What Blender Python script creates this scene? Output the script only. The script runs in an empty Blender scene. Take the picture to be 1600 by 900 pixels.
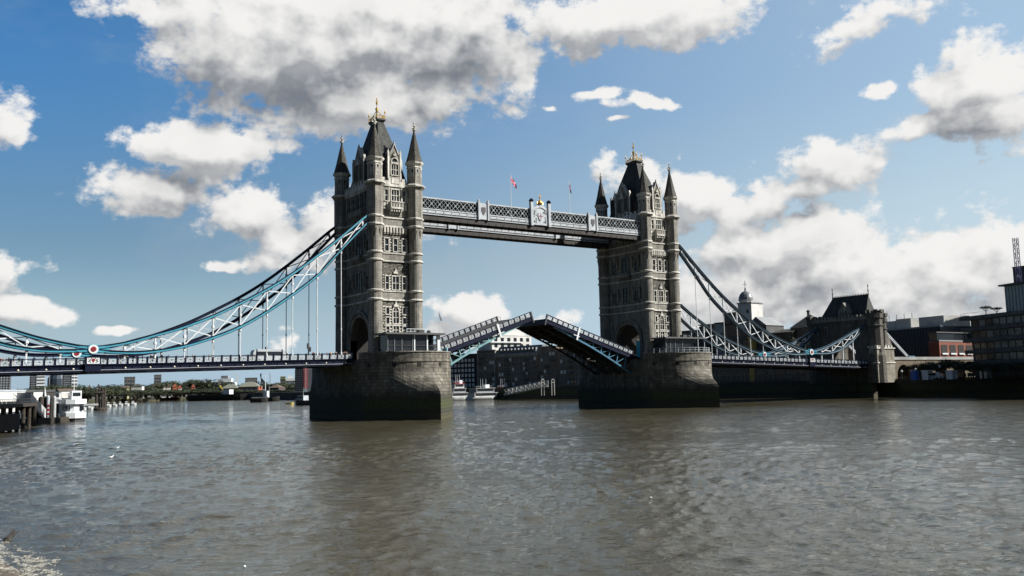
import bpy, bmesh, math, random
from math import sin, cos, radians, pi, atan2, hypot, sqrt
from mathutils import Vector, Matrix
random.seed(7)
R = random.random
def U(a, b): return a + (b - a) * R()

# ------------------------------------------------------------------ camera
CAM = Vector((-93.57, -193.14, 6.57)); YAW, PITCH, ROLL, F = 0.599, 0.108, 0.0223, 1413.77
fw = Vector((sin(YAW) * cos(PITCH), cos(YAW) * cos(PITCH), sin(PITCH)))
rt = Vector((cos(YAW), -sin(YAW), 0)); up = rt.cross(fw)
cr = rt * cos(ROLL) - up * sin(ROLL)
cu = rt * sin(ROLL) + up * cos(ROLL)
scene = bpy.context.scene
C = scene.collection
cam = bpy.data.cameras.new('camera'); co = bpy.data.objects.new('camera', cam); C.objects.link(co)
cam.sensor_width = 36; cam.lens = 36 * F / 1600; cam.clip_end = 12000; cam.clip_start = 0.5
m = Matrix((cr, cu, -fw)).transposed().to_4x4(); m.translation = CAM
co.matrix_world = m; scene.camera = co

def ray(x, y): return cr * ((x - 800) / F) - cu * ((y - 450) / F) + fw
def at(x, y, D):
    d = ray(x, y); return CAM + d * (D / hypot(d.x, d.y))
def zat(x, y, D): return at(x, y, D).z

# ------------------------------------------------------------------ world
SUN_AZ, SUN_EL = radians(38), radians(37)          # azimuth measured from +X towards -Y
sdir = Vector((cos(SUN_EL) * cos(SUN_AZ), -cos(SUN_EL) * sin(SUN_AZ), sin(SUN_EL)))
W = bpy.data.worlds.new('World'); scene.world = W; W.use_nodes = True
nt = W.node_tree; nt.nodes.clear()
def N(t, **k):
    n = nt.nodes.new(t)
    for a, b in k.items(): setattr(n, a, b)
    return n
def setin(node, i, v):
    if v is None: return
    if hasattr(v, 'is_output') or isinstance(v, bpy.types.NodeSocket): nt.links.new(v, node.inputs[i])
    else: node.inputs[i].default_value = v
def M(op, a, b=None, c=None, clamp=False):
    n = N('ShaderNodeMath', operation=op); n.use_clamp = clamp
    setin(n, 0, a); setin(n, 1, b); setin(n, 2, c); return n.outputs[0]
def VM(op, a, b=None):
    n = N('ShaderNodeVectorMath', operation=op); setin(n, 0, a)
    if b is not None: setin(n, 1, b)
    return n.outputs['Value'] if op in ('LENGTH', 'DOT_PRODUCT') else n.outputs[0]
def SS(v, a, b, lo=0.0, hi=1.0):
    n = N('ShaderNodeMapRange', interpolation_type='SMOOTHSTEP'); setin(n, 0, v)
    n.inputs[1].default_value = a; n.inputs[2].default_value = b; n.inputs[3].default_value = lo; n.inputs[4].default_value = hi
    return n.outputs[0]
def mixc(f, a, b):
    n = N('ShaderNodeMix', data_type='RGBA'); setin(n, 0, f); setin(n, 6, a); setin(n, 7, b); return n.outputs[2]
sky = N('ShaderNodeTexSky', sky_type='NISHITA'); sky.sun_disc = False
sky.sun_elevation = SUN_EL; sky.sun_rotation = atan2(sdir.x, sdir.y); sky.air_density = 1.0; sky.dust_density = 1.6; sky.ozone_density = 1.8
def UV(px, py):
    d = ray(px, py).normalized(); return atan2(d.x, d.y), math.asin(d.z)
tc = N('ShaderNodeTexCoord'); sep = N('ShaderNodeSeparateXYZ'); nt.links.new(tc.outputs['Generated'], sep.inputs[0])
az = M('ARCTAN2', sep.outputs[0], sep.outputs[1]); el = M('ARCSINE', sep.outputs[2])
cmb = N('ShaderNodeCombineXYZ'); setin(cmb, 0, az); setin(cmb, 1, el); P0 = cmb.outputs[0]
# cumulus masses: centre, half sizes (in sixteen-hundredths of the view), weight
CL = [(560, 20, 400, 60, 1.0), (700, 70, 165, 70, 1.0), (500, 70, 290, 95, 1.15), (560, 150, 240, 62, 1.0), (400, 100, 130, 60, .8), (990, 20, 230, 50, .9),
      (240, 15, 130, 30, .7), (800, 100, 60, 70, .5), (780, 170, 60, 25, .6),
      (335, 232, 118, 44, 1.0), (255, 300, 125, 52, 1.05), (340, 275, 70, 40, .7), (420, 345, 110, 55, 1.0), (480, 385, 90, 40, .7), (380, 330, 70, 30, .7), (560, 360, 110, 60, .7),
      (-12, 175, 42, 42, 1.), (0, 412, 62, 36, 1.), (20, 468, 75, 30, 1.), (90, 490, 38, 18, .8), (180, 517, 26, 9, .8), (350, 431, 22, 6, .5),
      (718, 478, 68, 38, 1.0), (455, 525, 30, 22, .6), (430, 420, 45, 14, .4), (695, 515, 60, 20, .5),
      (955, 142, 48, 13, .7), (1010, 158, 58, 16, .9), (965, 192, 16, 6, .5), (868, 172, 22, 9, .5), (890, 65, 26, 18, .4),
      (1300, 60, 90, 26, .62), (1275, 85, 45, 18, .45), (1375, 136, 44, 14, .85), (1370, 30, 60, 20, .3),
      (1540, 110, 95, 55, 1.05), (1600, 160, 120, 55, .95), (1430, 195, 60, 22, .75), (1530, 190, 90, 34, .6),
      (970, 290, 58, 42, .75), (1090, 300, 110, 55, 1.0), (1160, 320, 100, 50, .9), (1290, 262, 100, 42, 1.0), (1240, 300, 70, 24, .7),
      (1230, 385, 150, 44, 1.0), (1150, 380, 60, 50, .7), (1330, 425, 260, 55, .9), (1500, 430, 220, 80, .95), (1180, 460, 180, 70, .85), (1400, 480, 300, 60, .8), (1590, 380, 90, 40, .9),
      (870, 500, 60, 14, .5), (780, 500, 40, 12, .4)]
DARK = [(700, 88, 170, 42, 1.6), (560, 40, 110, 30, .5), (900, 60, 60, 22, .5), (470, 150, 180, 38, .95), (640, 170, 110, 22, .6), (290, 285, 70, 26, .75), (370, 268, 50, 18, .4), (450, 370, 70, 25, .5),
        (15, 425, 40, 16, .6), (1240, 392, 110, 18, .6), (1540, 185, 90, 30, .7), (1420, 190, 30, 14, .3), (1300, 272, 70, 14, .25), (1130, 335, 80, 16, .2), (250, 325, 90, 14, .4), (1400, 445, 200, 24, .15), (1180, 335, 90, 20, .2)]
def blob_group(name, lst, power):
    g = bpy.data.node_groups.new(name, 'ShaderNodeTree')
    g.interface.new_socket('P', in_out='INPUT', socket_type='NodeSocketVector'); g.interface.new_socket('V', in_out='OUTPUT', socket_type='NodeSocketFloat')
    global nt
    old = nt; nt = g
    gi = N('NodeGroupInput'); go = N('NodeGroupOutput'); acc = None
    for (x, y, a, b, s) in lst:
        u, v = UV(x, y)
        d = VM('SUBTRACT', gi.outputs[0], (u, v, 0)); d = VM('MULTIPLY', d, (F / a * .93, F / b * .93, 0)); l = VM('LENGTH', d)
        r = M('MULTIPLY_ADD', l, -s, s)
        if acc is None: acc = r
        else: acc = M('SMOOTH_MAX', acc, r, .22)
    acc = M('MAXIMUM', acc, -1.0)
    nt.links.new(acc, go.inputs[0]); nt = old; return g
gC = blob_group('cumulus', CL, 1); gD = blob_group('cumulus_shade', DARK, 1)
def use(g, p):
    n = N('ShaderNodeGroup'); n.node_tree = g; nt.links.new(p, n.inputs[0]); return n.outputs[0]
def noise(p, scale, detail, rough, typ='FBM', dim='3D', dist=0.0):
    n = N('ShaderNodeTexNoise'); n.noise_dimensions = dim; n.noise_type = typ; nt.links.new(p, n.inputs['Vector'])
    n.inputs['Scale'].default_value = scale; n.inputs['Detail'].default_value = detail; n.inputs['Roughness'].default_value = rough
    n.inputs['Distortion'].default_value = dist
    return n.outputs['Fac']
def billow(p, det):
    a = noise(VM('MULTIPLY', p, (1, 1.35, 1)), 9.0, det, .65, dim='2D')
    v = N('ShaderNodeTexVoronoi'); v.voronoi_dimensions = '2D'; v.feature = 'SMOOTH_F1'; nt.links.new(VM('MULTIPLY', p, (1, 1.2, 1)), v.inputs['Vector'])
    v.inputs['Scale'].default_value = 22; v.inputs['Smoothness'].default_value = .25; v.inputs['Detail'].default_value = min(det, 3) * .9; v.inputs['Roughness'].default_value = .55
    b = M('MULTIPLY', M('SUBTRACT', .42, v.outputs['Distance']), .85)
    return M('ADD', M('MULTIPLY', M('SUBTRACT', a, .5), 2.6), b)
# warp the coordinates so the masses lose their oval outline
wn = N('ShaderNodeTexNoise'); wn.noise_dimensions = '2D'; nt.links.new(P0, wn.inputs['Vector']); wn.inputs['Scale'].default_value = 7; wn.inputs['Detail'].default_value = 4
wv = VM('MULTIPLY', VM('SUBTRACT', wn.outputs['Color'], (.5, .5, .5)), (.10, .055, 0))
Pw = VM('ADD', P0, wv)
B0 = billow(P0, 10)
mask = use(gC, Pw); D0 = M('ADD', mask, M('MULTIPLY', B0, .46))
def soft(off, det):
    q = VM('ADD', Pw, (off[0], off[1], 0)); q0 = VM('ADD', P0, (off[0], off[1], 0))
    return M('ADD', use(gC, q), M('MULTIPLY', billow(q0, det), .46))
S0 = soft((0, 0), 4); S1 = soft((.012, .022), 4); S2 = soft((.022, .052), 1.5)
fine0 = M('SUBTRACT', noise(VM('MULTIPLY', P0, (1, 1.5, 1)), 34, 7, .68, dim='2D'), .5)
alpha = SS(M('ADD', D0, M('MULTIPLY', fine0, .75)), -.14, .20)
l1 = M('MAXIMUM', M('MINIMUM', M('SUBTRACT', S0, S1), .35), -.35)     # billows: the side towards the sun is thinner
l2 = SS(S2, -.15, 1.15)                                                # how much cloud stands between here and the light
dk = SS(M('ADD', use(gD, Pw), M('MULTIPLY', M('SUBTRACT', noise(P0, 9, 5, .6, dim='2D'), .5), 1.5)), -.25, 1.15)
fine = M('SUBTRACT', noise(VM('MULTIPLY', Pw, (1, 1.3, 1)), 26, 6, .62, dim='2D'), .5)
br = M('ADD', M('MULTIPLY', l1, 1.05), M('MULTIPLY_ADD', l2, -.34, .80))
br = M('SUBTRACT', br, M('MULTIPLY', dk, .50))
br = M('ADD', br, M('ADD', M('MULTIPLY', M('SUBTRACT', D0, S0), .35), M('MULTIPLY', fine, .42)))
br = SS(br, -.35, 1.22)
ccol = mixc(br, (0.22, 0.245, 0.285, 1), (1.04, 1.03, 1.01, 1))
ccol = VM('MULTIPLY', ccol, (9.6,) * 3)
hs = N('ShaderNodeHueSaturation'); hs.inputs['Saturation'].default_value = 1.42; hs.inputs['Value'].default_value = 1.5; nt.links.new(sky.outputs[0], hs.inputs['Color'])
# air brightens and pales towards the horizon and towards the sun's side
side = SS(M('SUBTRACT', az, YAW), -.6, .65)
hz = M('ADD', M('MAXIMUM', M('MULTIPLY', SS(el, .33, -.03), SS(side, 0, .5, .42, .88)), M('MULTIPLY', SS(el, .17, .0), .88)), M('MULTIPLY', side, .58), clamp=True)
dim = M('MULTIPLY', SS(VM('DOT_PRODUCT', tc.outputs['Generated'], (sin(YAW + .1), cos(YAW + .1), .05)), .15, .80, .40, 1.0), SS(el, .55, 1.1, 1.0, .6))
skyc = mixc(hz, hs.outputs[0], mixc(side, (4.3, 6.0, 7.5, 1), (6.2, 7.8, 8.8, 1)))
skyc = VM('MULTIPLY', skyc, M('SUBTRACT', 1, M('MULTIPLY', M('MULTIPLY', M('SUBTRACT', 1, side), M('MULTIPLY', SS(el, .36, .14), SS(el, .02, .16))), .30)))
# thin veils
veil = M('MULTIPLY', SS(noise(VM('MULTIPLY', P0, (1, 2.2, 1)), 5, 6, .62, dim='2D'), .45, .8), .18)
skyc = mixc(veil, skyc, (5.2, 5.5, 5.9, 1))
above = M('GREATER_THAN', sep.outputs[2], -0.02)
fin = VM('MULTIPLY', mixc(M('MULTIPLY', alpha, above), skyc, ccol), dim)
bg = N('ShaderNodeBackground'); nt.links.new(fin, bg.inputs[0]); bg.inputs[1].default_value = 0.05
W.cycles.sampling_method = 'MANUAL'; W.cycles.sample_map_resolution = 256
wo = N('ShaderNodeOutputWorld'); nt.links.new(bg.outputs[0], wo.inputs[0])

sun = bpy.data.lights.new('sun', 'SUN'); sun.energy = 5.0; sun.angle = radians(.5); sun.color = (1, .965, .90)
so = bpy.data.objects.new('sun', sun); C.objects.link(so); so.rotation_euler = sdir.to_track_quat('Z', 'Y').to_euler(); so.location = (0, 0, 300)
vs = scene.view_settings; vs.view_transform = 'Standard'; vs.look = 'None'; vs.gamma = 1; vs.use_curve_mapping = False; vs.exposure = 0.85
scene.cycles.max_bounces = 6; scene.cycles.diffuse_bounces = 2; scene.cycles.glossy_bounces = 3; scene.cycles.transmission_bounces = 2; scene.cycles.transparent_max_bounces = 6
scene.cycles.caustics_reflective = False; scene.cycles.caustics_refractive = False; scene.cycles.use_denoising = True; scene.cycles.use_adaptive_sampling = True; scene.cycles.adaptive_threshold = .012

# ------------------------------------------------------------------ materials
MATS = {}
def mat(name, col, rough=.7, metal=0, var=0, vscale=1.0, bump=0, bscale=4, spec=None):
    if name in MATS: return MATS[name]
    global nt
    m = bpy.data.materials.new(name); m.use_nodes = True; old = nt; nt = m.node_tree
    b = nt.nodes['Principled BSDF']; b.inputs['Roughness'].default_value = rough; b.inputs['Metallic'].default_value = metal
    b.inputs['Base Color'].default_value = (*col, 1)
    if spec is not None: b.inputs['Specular IOR Level'].default_value = spec
    g = N('ShaderNodeNewGeometry')
    if var:
        n = noise(g.outputs['Position'], vscale, 6, .6)
        f = SS(n, .3, .7, 1 - var, 1 + var)
        c = VM('MULTIPLY', (*col,), f) ; nt.links.new(c, b.inputs['Base Color'])
    if bump:
        bn = N('ShaderNodeBump'); bn.inputs['Strength'].default_value = bump; bn.inputs['Distance'].default_value = .1
        nt.links.new(noise(g.outputs['Position'], bscale, 4, .6), bn.inputs['Height']); nt.links.new(bn.outputs[0], b.inputs['Normal'])
    nt = old; MATS[name] = m; return m
def stone(name, c1, c2, mortar, bw, bh, bump=.6, stain=.35, wet=False, msize=.02, rough_face=.5):
    global nt
    m = bpy.data.materials.new(name); m.use_nodes = True; old = nt; nt = m.node_tree
    b = nt.nodes['Principled BSDF']; b.inputs['Roughness'].default_value = .85
    g = N('ShaderNodeNewGeometry'); pos = g.outputs['Position']; s = N('ShaderNodeSeparateXYZ'); nt.links.new(pos, s.inputs[0])
    ns = N('ShaderNodeSeparateXYZ'); nt.links.new(g.outputs['True Normal'], ns.inputs[0])
    # masonry courses run along the wall: x on walls facing y, y on walls facing x
    ax = M('ABSOLUTE', ns.outputs[0]); sel = M('GREATER_THAN', ax, .72)
    u = M('ADD', M('MULTIPLY', s.outputs[1], sel), M('MULTIPLY', s.outputs[0], M('SUBTRACT', 1, sel)))
    u = M('ADD', u, M('MULTIPLY', s.outputs[1], .35))
    cb = N('ShaderNodeCombineXYZ'); setin(cb, 0, u); setin(cb, 1, s.outputs[2])
    br = N('ShaderNodeTexBrick'); nt.links.new(cb.outputs[0], br.inputs['Vector'])
    br.inputs['Color1'].default_value = (*c1, 1); br.inputs['Color2'].default_value = (*c2, 1); br.inputs['Mortar'].default_value = (*mortar, 1)
    br.inputs['Scale'].default_value = 1; br.inputs['Mortar Size'].default_value = msize; br.inputs['Brick Width'].default_value = bw; br.inputs['Row Height'].default_value = bh
    br.inputs['Bias'].default_value = 0; br.inputs['Mortar Smooth'].default_value = .3
    st = noise(VM('MULTIPLY', pos, (1, 1, .35)), .7, 8, .68); f = SS(st, .3, .72, 1 - stain, 1 + stain * .6)
    fn = SS(noise(pos, 5, 4, .6), .3, .7, .86, 1.12)
    c = VM('MULTIPLY', br.outputs['Color'], M('MULTIPLY', f, fn))
    sk = noise(VM('MULTIPLY', pos, (1.1, 1.1, .07)), 1.0, 4, .6); c = VM('MULTIPLY', c, SS(sk, .35, .62, .72, 1.08))
    if wet:      # tide marks: black slime under high water, green weed, pale salt above
        n2 = M('MULTIPLY', M('SUBTRACT', noise(VM('MULTIPLY', pos, (.5, .5, 1.6)), 1.2, 6, .65), .5), 3.2)
        h = M('ADD', s.outputs[2], n2)
        c = mixc(SS(h, 6.8, 4.2), c, (.030, .029, .022, 1))
        gr = M('MULTIPLY', SS(h, 1.6, 2.6), SS(h, 5.0, 3.6))
        c = mixc(M('MULTIPLY', gr, SS(noise(pos, 1.7, 5, .6), .35, .6, .15, .75)), c, (.050, .066, .014, 1))
        c = mixc(M('MULTIPLY', SS(h, 1.6, .8), .8), c, (.06, .055, .025, 1))
    nt.links.new(c, b.inputs['Base Color'])
    bn = N('ShaderNodeBump'); bn.inputs['Strength'].default_value = bump; bn.inputs['Distance'].default_value = .12
    hh = M('ADD', M('MULTIPLY', br.outputs['Fac'], -1.0), M('MULTIPLY', noise(pos, 3.5, 5, .65), rough_face * 2))
    nt.links.new(hh, bn.inputs['Height']); nt.links.new(bn.outputs[0], b.inputs['Normal'])
    nt = old; MATS[name] = m; return m
ashlar = stone('ashlar', (.265, .252, .220), (.205, .195, .170), (.10, .094, .08), 1.3, .62, .35, .38)
rubble = stone('rock_faced_granite', (.35, .332, .285), (.082, .077, .066), (.033, .031, .026), .62, .34, 1.3, .35, msize=.035, rough_face=1.2)
trim = stone('portland_trim', (.60, .585, .53), (.50, .485, .44), (.33, .315, .28), 2.0, 1.2, .25, .35)
granite = stone('pier_granite', (.20, .186, .15), (.10, .092, .075), (.035, .032, .026), 1.7, .72, .9, .5, wet=True, msize=.035)
slate = stone('roof_slate', (.075, .078, .072), (.05, .052, .05), (.025, .025, .025), .5, .28, .5, .3)
slate2 = stone('spire_slate', (.095, .088, .072), (.055, .052, .045), (.018, .018, .016), .8, .55, .8, .3, msize=.05)
darkst = mat('sooty_stone', (.10, .09, .075), .9, var=.35, vscale=.8)
glass = mat('window_glass', (.018, .021, .026), .12, var=.3, vscale=.6)
dull = mat('dark_opening', (.012, .011, .010), .9)
gold = mat('gilding', (.62, .43, .14), .35, .7)
boatw = mat('boat_white', (.40, .41, .41), .5, var=.2, vscale=.5)
white = mat('white_paint', (.62, .65, .67), .45, var=.10, vscale=.9)
steelw = mat('pale_blue_grey_paint', (.36, .39, .42), .5, var=.15, vscale=.7)
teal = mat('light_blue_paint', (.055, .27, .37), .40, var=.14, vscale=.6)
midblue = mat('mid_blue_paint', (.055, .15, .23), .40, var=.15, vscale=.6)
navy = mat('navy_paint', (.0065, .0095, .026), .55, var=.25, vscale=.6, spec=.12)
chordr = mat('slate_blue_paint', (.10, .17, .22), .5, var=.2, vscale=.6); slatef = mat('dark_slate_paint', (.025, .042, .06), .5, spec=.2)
pteal = mat('pale_teal_paint', (.15, .29, .31), .5, var=.2, vscale=.6)
darksteel = mat('dark_steel', (.035, .036, .038), .6, var=.3, vscale=.5)
brownsteel = mat('shade_brown_steel', (.024, .021, .019), .75, var=.35, vscale=.6)  # dark brown steel, colour deepened to carry the shade of the undersides
asphalt = mat('asphalt', (.05, .05, .05), .9, var=.2)
redp = mat('red_paint', (.20, .006, .010), .5)
redbrick = mat('red_brick', (.30, .085, .045), .85, var=.25, vscale=.8)
yellow = mat('yellow_paint', (.55, .42, .08), .5)
timber = mat('wet_timber', (.030, .024, .018), .85, var=.5, vscale=1.5)
paletimber = mat('weathered_timber', (.20, .18, .15), .85, var=.3, vscale=2)
brick_dark = stone('dark_brick', (.23, .18, .13), (.18, .14, .105), (.14, .12, .10), .9, .3, .3, .35)
brick_yel = stone('stock_brick', (.15, .115, .070), (.11, .085, .055), (.08, .07, .05), .9, .3, .3, .4)
render_w = mat('white_render', (.52, .52, .50), .8, var=.14, vscale=.3)
concrete = mat('concrete', (.24, .24, .23), .85, var=.22, vscale=.25)
dconcrete = mat('dark_concrete', (.075, .077, .078), .85, var=.3, vscale=.3)
grey_clad = mat('grey_cladding', (.20, .21, .22), .6, var=.15, vscale=.2)
copper = mat('lead_roof', (.13, .14, .15), .45, var=.3, vscale=.5)
tile_red = mat('red_tiles', (.34, .10, .065), .85, var=.25)
tileb = mat('brown_tiles', (.10, .075, .06), .9, var=.25)
leafm = mat('leaves', (.040, .052, .020), .75, var=.45, vscale=.35)
leafd = mat('dark_leaves', (.022, .031, .014), .8, var=.4, vscale=.3)
bark = mat('bark', (.06, .045, .03), .9)
skin = mat('skin', (.45, .27, .19), .6)
foamm = mat('foam', (.62, .60, .54), .9, var=.25, vscale=3)
mud = mat('foreshore_mud', (.085, .065, .042), .6, var=.4, vscale=2, bump=.8, bscale=3)
bankm = mat('bank_ground', (.07, .068, .06), .95, var=.3, vscale=.1)
quay = stone('quay_stone', (.075, .070, .06), (.05, .047, .04), (.03, .03, .025), 1.5, .6, .4, .4, wet=True)

# ------------------------------------------------------------------ object helpers
WO = {}
class MB:
    def __init__(s): s.v = []; s.f = []; s.mi = []; s.k = 0
    def add(s, vs, fs):
        n = len(s.v); s.v += [tuple(p) for p in vs]; s.f += [tuple(i + n for i in f) for f in fs]; s.mi += [s.k] * len(fs); return s
    def box(s, x0, x1, y0, y1, z0, z1):
        return s.add([(x0, y0, z0), (x1, y0, z0), (x1, y1, z0), (x0, y1, z0), (x0, y0, z1), (x1, y0, z1), (x1, y1, z1), (x0, y1, z1)],
                     [(0, 3, 2, 1), (4, 5, 6, 7), (0, 1, 5, 4), (1, 2, 6, 5), (2, 3, 7, 6), (3, 0, 4, 7)])
    def frustum(s, x0, x1, y0, y1, z0, X0, X1, Y0, Y1, z1):
        return s.add([(x0, y0, z0), (x1, y0, z0), (x1, y1, z0), (x0, y1, z0), (X0, Y0, z1), (X1, Y0, z1), (X1, Y1, z1), (X0, Y1, z1)],
                     [(0, 3, 2, 1), (4, 5, 6, 7), (0, 1, 5, 4), (1, 2, 6, 5), (2, 3, 7, 6), (3, 0, 4, 7)])
    def beam(s, a, b, w, h=None, upv=(0, 0, 1)):
        a = Vector(a); b = Vector(b); h = h or w; d = (b - a)
        if d.length < 1e-6: return s
        d.normalize(); u = Vector(upv); sd = d.cross(u)
        if sd.length < 1e-3: sd = d.cross(Vector((0, 1, 0)))
        sd.normalize(); u = sd.cross(d); sd *= w / 2; u *= h / 2
        return s.add([a - sd - u, a + sd - u, a + sd + u, a - sd + u, b - sd - u, b + sd - u, b + sd + u, b - sd + u],
                     [(0, 3, 2, 1), (4, 5, 6, 7), (0, 1, 5, 4), (1, 2, 6, 5), (2, 3, 7, 6), (3, 0, 4, 7)])
    def lathe(s, cx, cy, prof, n=8, rot=0.0, cap=True, a0=0, a1=None):
        full = a1 is None; a1 = 2 * pi if full else a1; k = n if full else n + 1; base = len(s.v); vs = []; fs = []
        for (r, z) in prof:
            for i in range(k):
                t = a0 + (a1 - a0) * i / n + rot; vs.append((cx + r * cos(t), cy + r * sin(t), z))
        for j in range(len(prof) - 1):
            for i in range(n):
                i2 = (i + 1) % k; fs.append((j * k + i, j * k + i2, (j + 1) * k + i2, (j + 1) * k + i))
        if cap:
            if prof[0][0] > 1e-4: fs.append(tuple(reversed(range(k))))
            if prof[-1][0] > 1e-4: fs.append(tuple(range((len(prof) - 1) * k, len(prof) * k)))
        return s.add(vs, fs)
    def prism(s, poly, z0, z1):
        n = len(poly); return s.add([(x, y, z0) for x, y in poly] + [(x, y, z1) for x, y in poly],
            [tuple(reversed(range(n))), tuple(range(n, 2 * n))] + [(i, (i + 1) % n, n + (i + 1) % n, n + i) for i in range(n)])
    def ext(s, poly, fr, d0, d1):
        """poly of (u,z) extruded along the outward direction of a wall frame"""
        n = len(poly); return s.add([fr(u, d0, z) for u, z in poly] + [fr(u, d1, z) for u, z in poly],
            [tuple(range(n)), tuple(reversed(range(n, 2 * n)))] + [(i, n + i, n + (i + 1) % n, (i + 1) % n) for i in range(n)])
    def sweep(s, pts, y0, y1, h):
        """ribbon in an x-z plane: rectangular section, depth h"""
        vs = []; fs = []
        for i, (x, z) in enumerate(pts):
            a = pts[max(i - 1, 0)]; b = pts[min(i + 1, len(pts) - 1)]; t = Vector((b[0] - a[0], b[1] - a[1])).normalized(); nx, nz = -t.y * h / 2, t.x * h / 2
            vs += [(x - nx, y0, z - nz), (x + nx, y0, z + nz), (x + nx, y1, z + nz), (x - nx, y1, z - nz)]
        for i in range(len(pts) - 1):
            for k in range(4): fs.append((i * 4 + k, i * 4 + (k + 1) % 4, i * 4 + 4 + (k + 1) % 4, i * 4 + 4 + k))
        m = len(pts) * 4; fs += [(0, 3, 2, 1), (m - 4, m - 3, m - 2, m - 1)]
        return s.add(vs, fs)
    def merge(s, o, T=None):
        vs = [tuple(T @ Vector(p)) for p in o.v] if T else o.v
        n = len(s.v); s.v += vs; s.f += [tuple(i + n for i in f) for f in o.f]; s.mi += o.mi; return s
    def mesh(s, name, mats, org=(0, 0, 0), smooth=False):
        me = bpy.data.meshes.new(name); me.from_pydata([(p[0] - org[0], p[1] - org[1], p[2] - org[2]) for p in s.v], [], s.f)
        for mm in (mats if isinstance(mats, (list, tuple)) else [mats]): me.materials.append(mm)
        me.polygons.foreach_set('material_index', s.mi)
        bm = bmesh.new(); bm.from_mesh(me); bmesh.ops.recalc_face_normals(bm, faces=bm.faces); bm.to_mesh(me); bm.free()
        if smooth: me.polygons.foreach_set('use_smooth', [True] * len(me.polygons))
        me.update(); return me
    def build(s, name, mats, parent=None, smooth=False):
        org = WO.get(parent.name, (0, 0, 0)) if parent else (0, 0, 0)
        o = bpy.data.objects.new(name, s.mesh(name, mats, org, smooth)); C.objects.link(o)
        if parent: o.parent = parent; WO[o.name] = org
        return o
def inst(name, me, loc, parent=None, rz=0, ry=0, sc=None):
    o = bpy.data.objects.new(name, me); C.objects.link(o); org = Vector(WO.get(parent.name, (0, 0, 0))) if parent else Vector((0, 0, 0))
    o.location = Vector(loc) - org; o.rotation_euler = (0, ry, rz)
    if sc: o.scale = sc
    if parent: o.parent = parent; WO[o.name] = tuple(loc)
    return o
def tag(o, label, cat, group=None):
    o['label'] = label; o['category'] = cat
    if group: o['group'] = group
    elif 'group' in o: del o['group']
    return o
def thing(name, label, cat, loc=(0, 0, 0), group=None):
    o = bpy.data.objects.new(name, None); o.empty_display_size = .5; C.objects.link(o); o.location = loc; WO[o.name] = tuple(loc)
    return tag(o, label, cat, group)
def struct(o): o['kind'] = 'structure'; return o
KIDS = {}
def copy_tree(o, parent=None, skip=()):
    c = o.copy(); C.objects.link(c)
    if parent: c.parent = parent
    for ch in list(o.children):
        if ch.name.split('.')[0] not in skip: copy_tree(ch, c, skip)
    return c
def dup(root, loc, label, group=None, rz=None, skip=(), sc=None):
    c = copy_tree(root, None, skip); c.location = loc
    if rz is not None: c.rotation_euler = (0, 0, rz)
    if sc: c.scale = sc
    c['label'] = label
    if group: c['group'] = group
    WO[c.name] = tuple(loc); return c
def interp(tab, x):
    tab = sorted(tab)
    if x <= tab[0][0]: i = 0
    elif x >= tab[-1][0]: i = len(tab) - 2
    else: i = max(k for k in range(len(tab) - 1) if tab[k][0] <= x)
    (x0, y0), (x1, y1) = tab[i], tab[i + 1]
    sl = lambda k: (tab[min(k + 1, len(tab) - 1)][1] - tab[max(k - 1, 0)][1]) / (tab[min(k + 1, len(tab) - 1)][0] - tab[max(k - 1, 0)][0])
    t = (x - x0) / (x1 - x0); h = x1 - x0; m0, m1 = sl(i) * h, sl(i + 1) * h
    return (2*t**3-3*t*t+1)*y0 + (t**3-2*t*t+t)*m0 + (-2*t**3+3*t*t)*y1 + (t**3-t*t)*m1

# ------------------------------------------------------------------ water and banks
wm = bpy.data.materials.new('river_water'); wm.use_nodes = True; old = nt; nt = wm.node_tree
b = nt.nodes['Principled BSDF']; g = N('ShaderNodeNewGeometry'); pos = g.outputs['Position']
b.inputs['IOR'].default_value = 1.33; b.inputs['Roughness'].default_value = .045
big = noise(VM('MULTIPLY', pos, (1, .55, 1)), .022, 6, .62, dist=.8)
sw = noise(VM('MULTIPLY', pos, (1, .45, 1)), .11, 5, .6, dist=1.5)
c = mixc(SS(big, .35, .65), (.050, .044, .026, 1), (.066, .060, .040, 1)); c = mixc(M('MULTIPLY', SS(sw, .5, .75), .5), c, (.054, .046, .025, 1))
# stray flecks of scum
fl = noise(VM('MULTIPLY', pos, (1, 1, 1)), 2.6, 5, .7); c = mixc(M('MULTIPLY', M('GREATER_THAN', M('MULTIPLY', fl, SS(sw, .45, .7, .8, 1.03)), .74), .35), c, (.4, .39, .35, 1))
nt.links.new(c, b.inputs['Base Color'])
rot = N('ShaderNodeVectorRotate'); rot.inputs['Angle'].default_value = radians(24); nt.links.new(pos, rot.inputs['Vector']); pr = rot.outputs[0]
w1 = noise(VM('MULTIPLY', pr, (.8, 1.1, 1)), .45, 2, .5, dist=.6)
w2 = noise(VM('MULTIPLY', pr, (.8, 1.2, 1)), 1.6, 4, .6, dist=.5)
w3 = noise(VM('MULTIPLY', pos, (.8, 1.1, 1)), 5.5, 3, .6)
amp = SS(big, .3, .7, .7, 1.25)
h = M('ADD', M('MULTIPLY', w1, .12), M('MULTIPLY', M('MULTIPLY', w2, amp), .13)); h = M('ADD', h, M('MULTIPLY', w3, .035))
bn = N('ShaderNodeBump'); bn.inputs['Strength'].default_value = 1; bn.inputs['Distance'].default_value = .8; nt.links.new(h, bn.inputs['Height']); nt.links.new(bn.outputs[0], b.inputs['Normal'])
nt = old
import numpy as np
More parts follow.
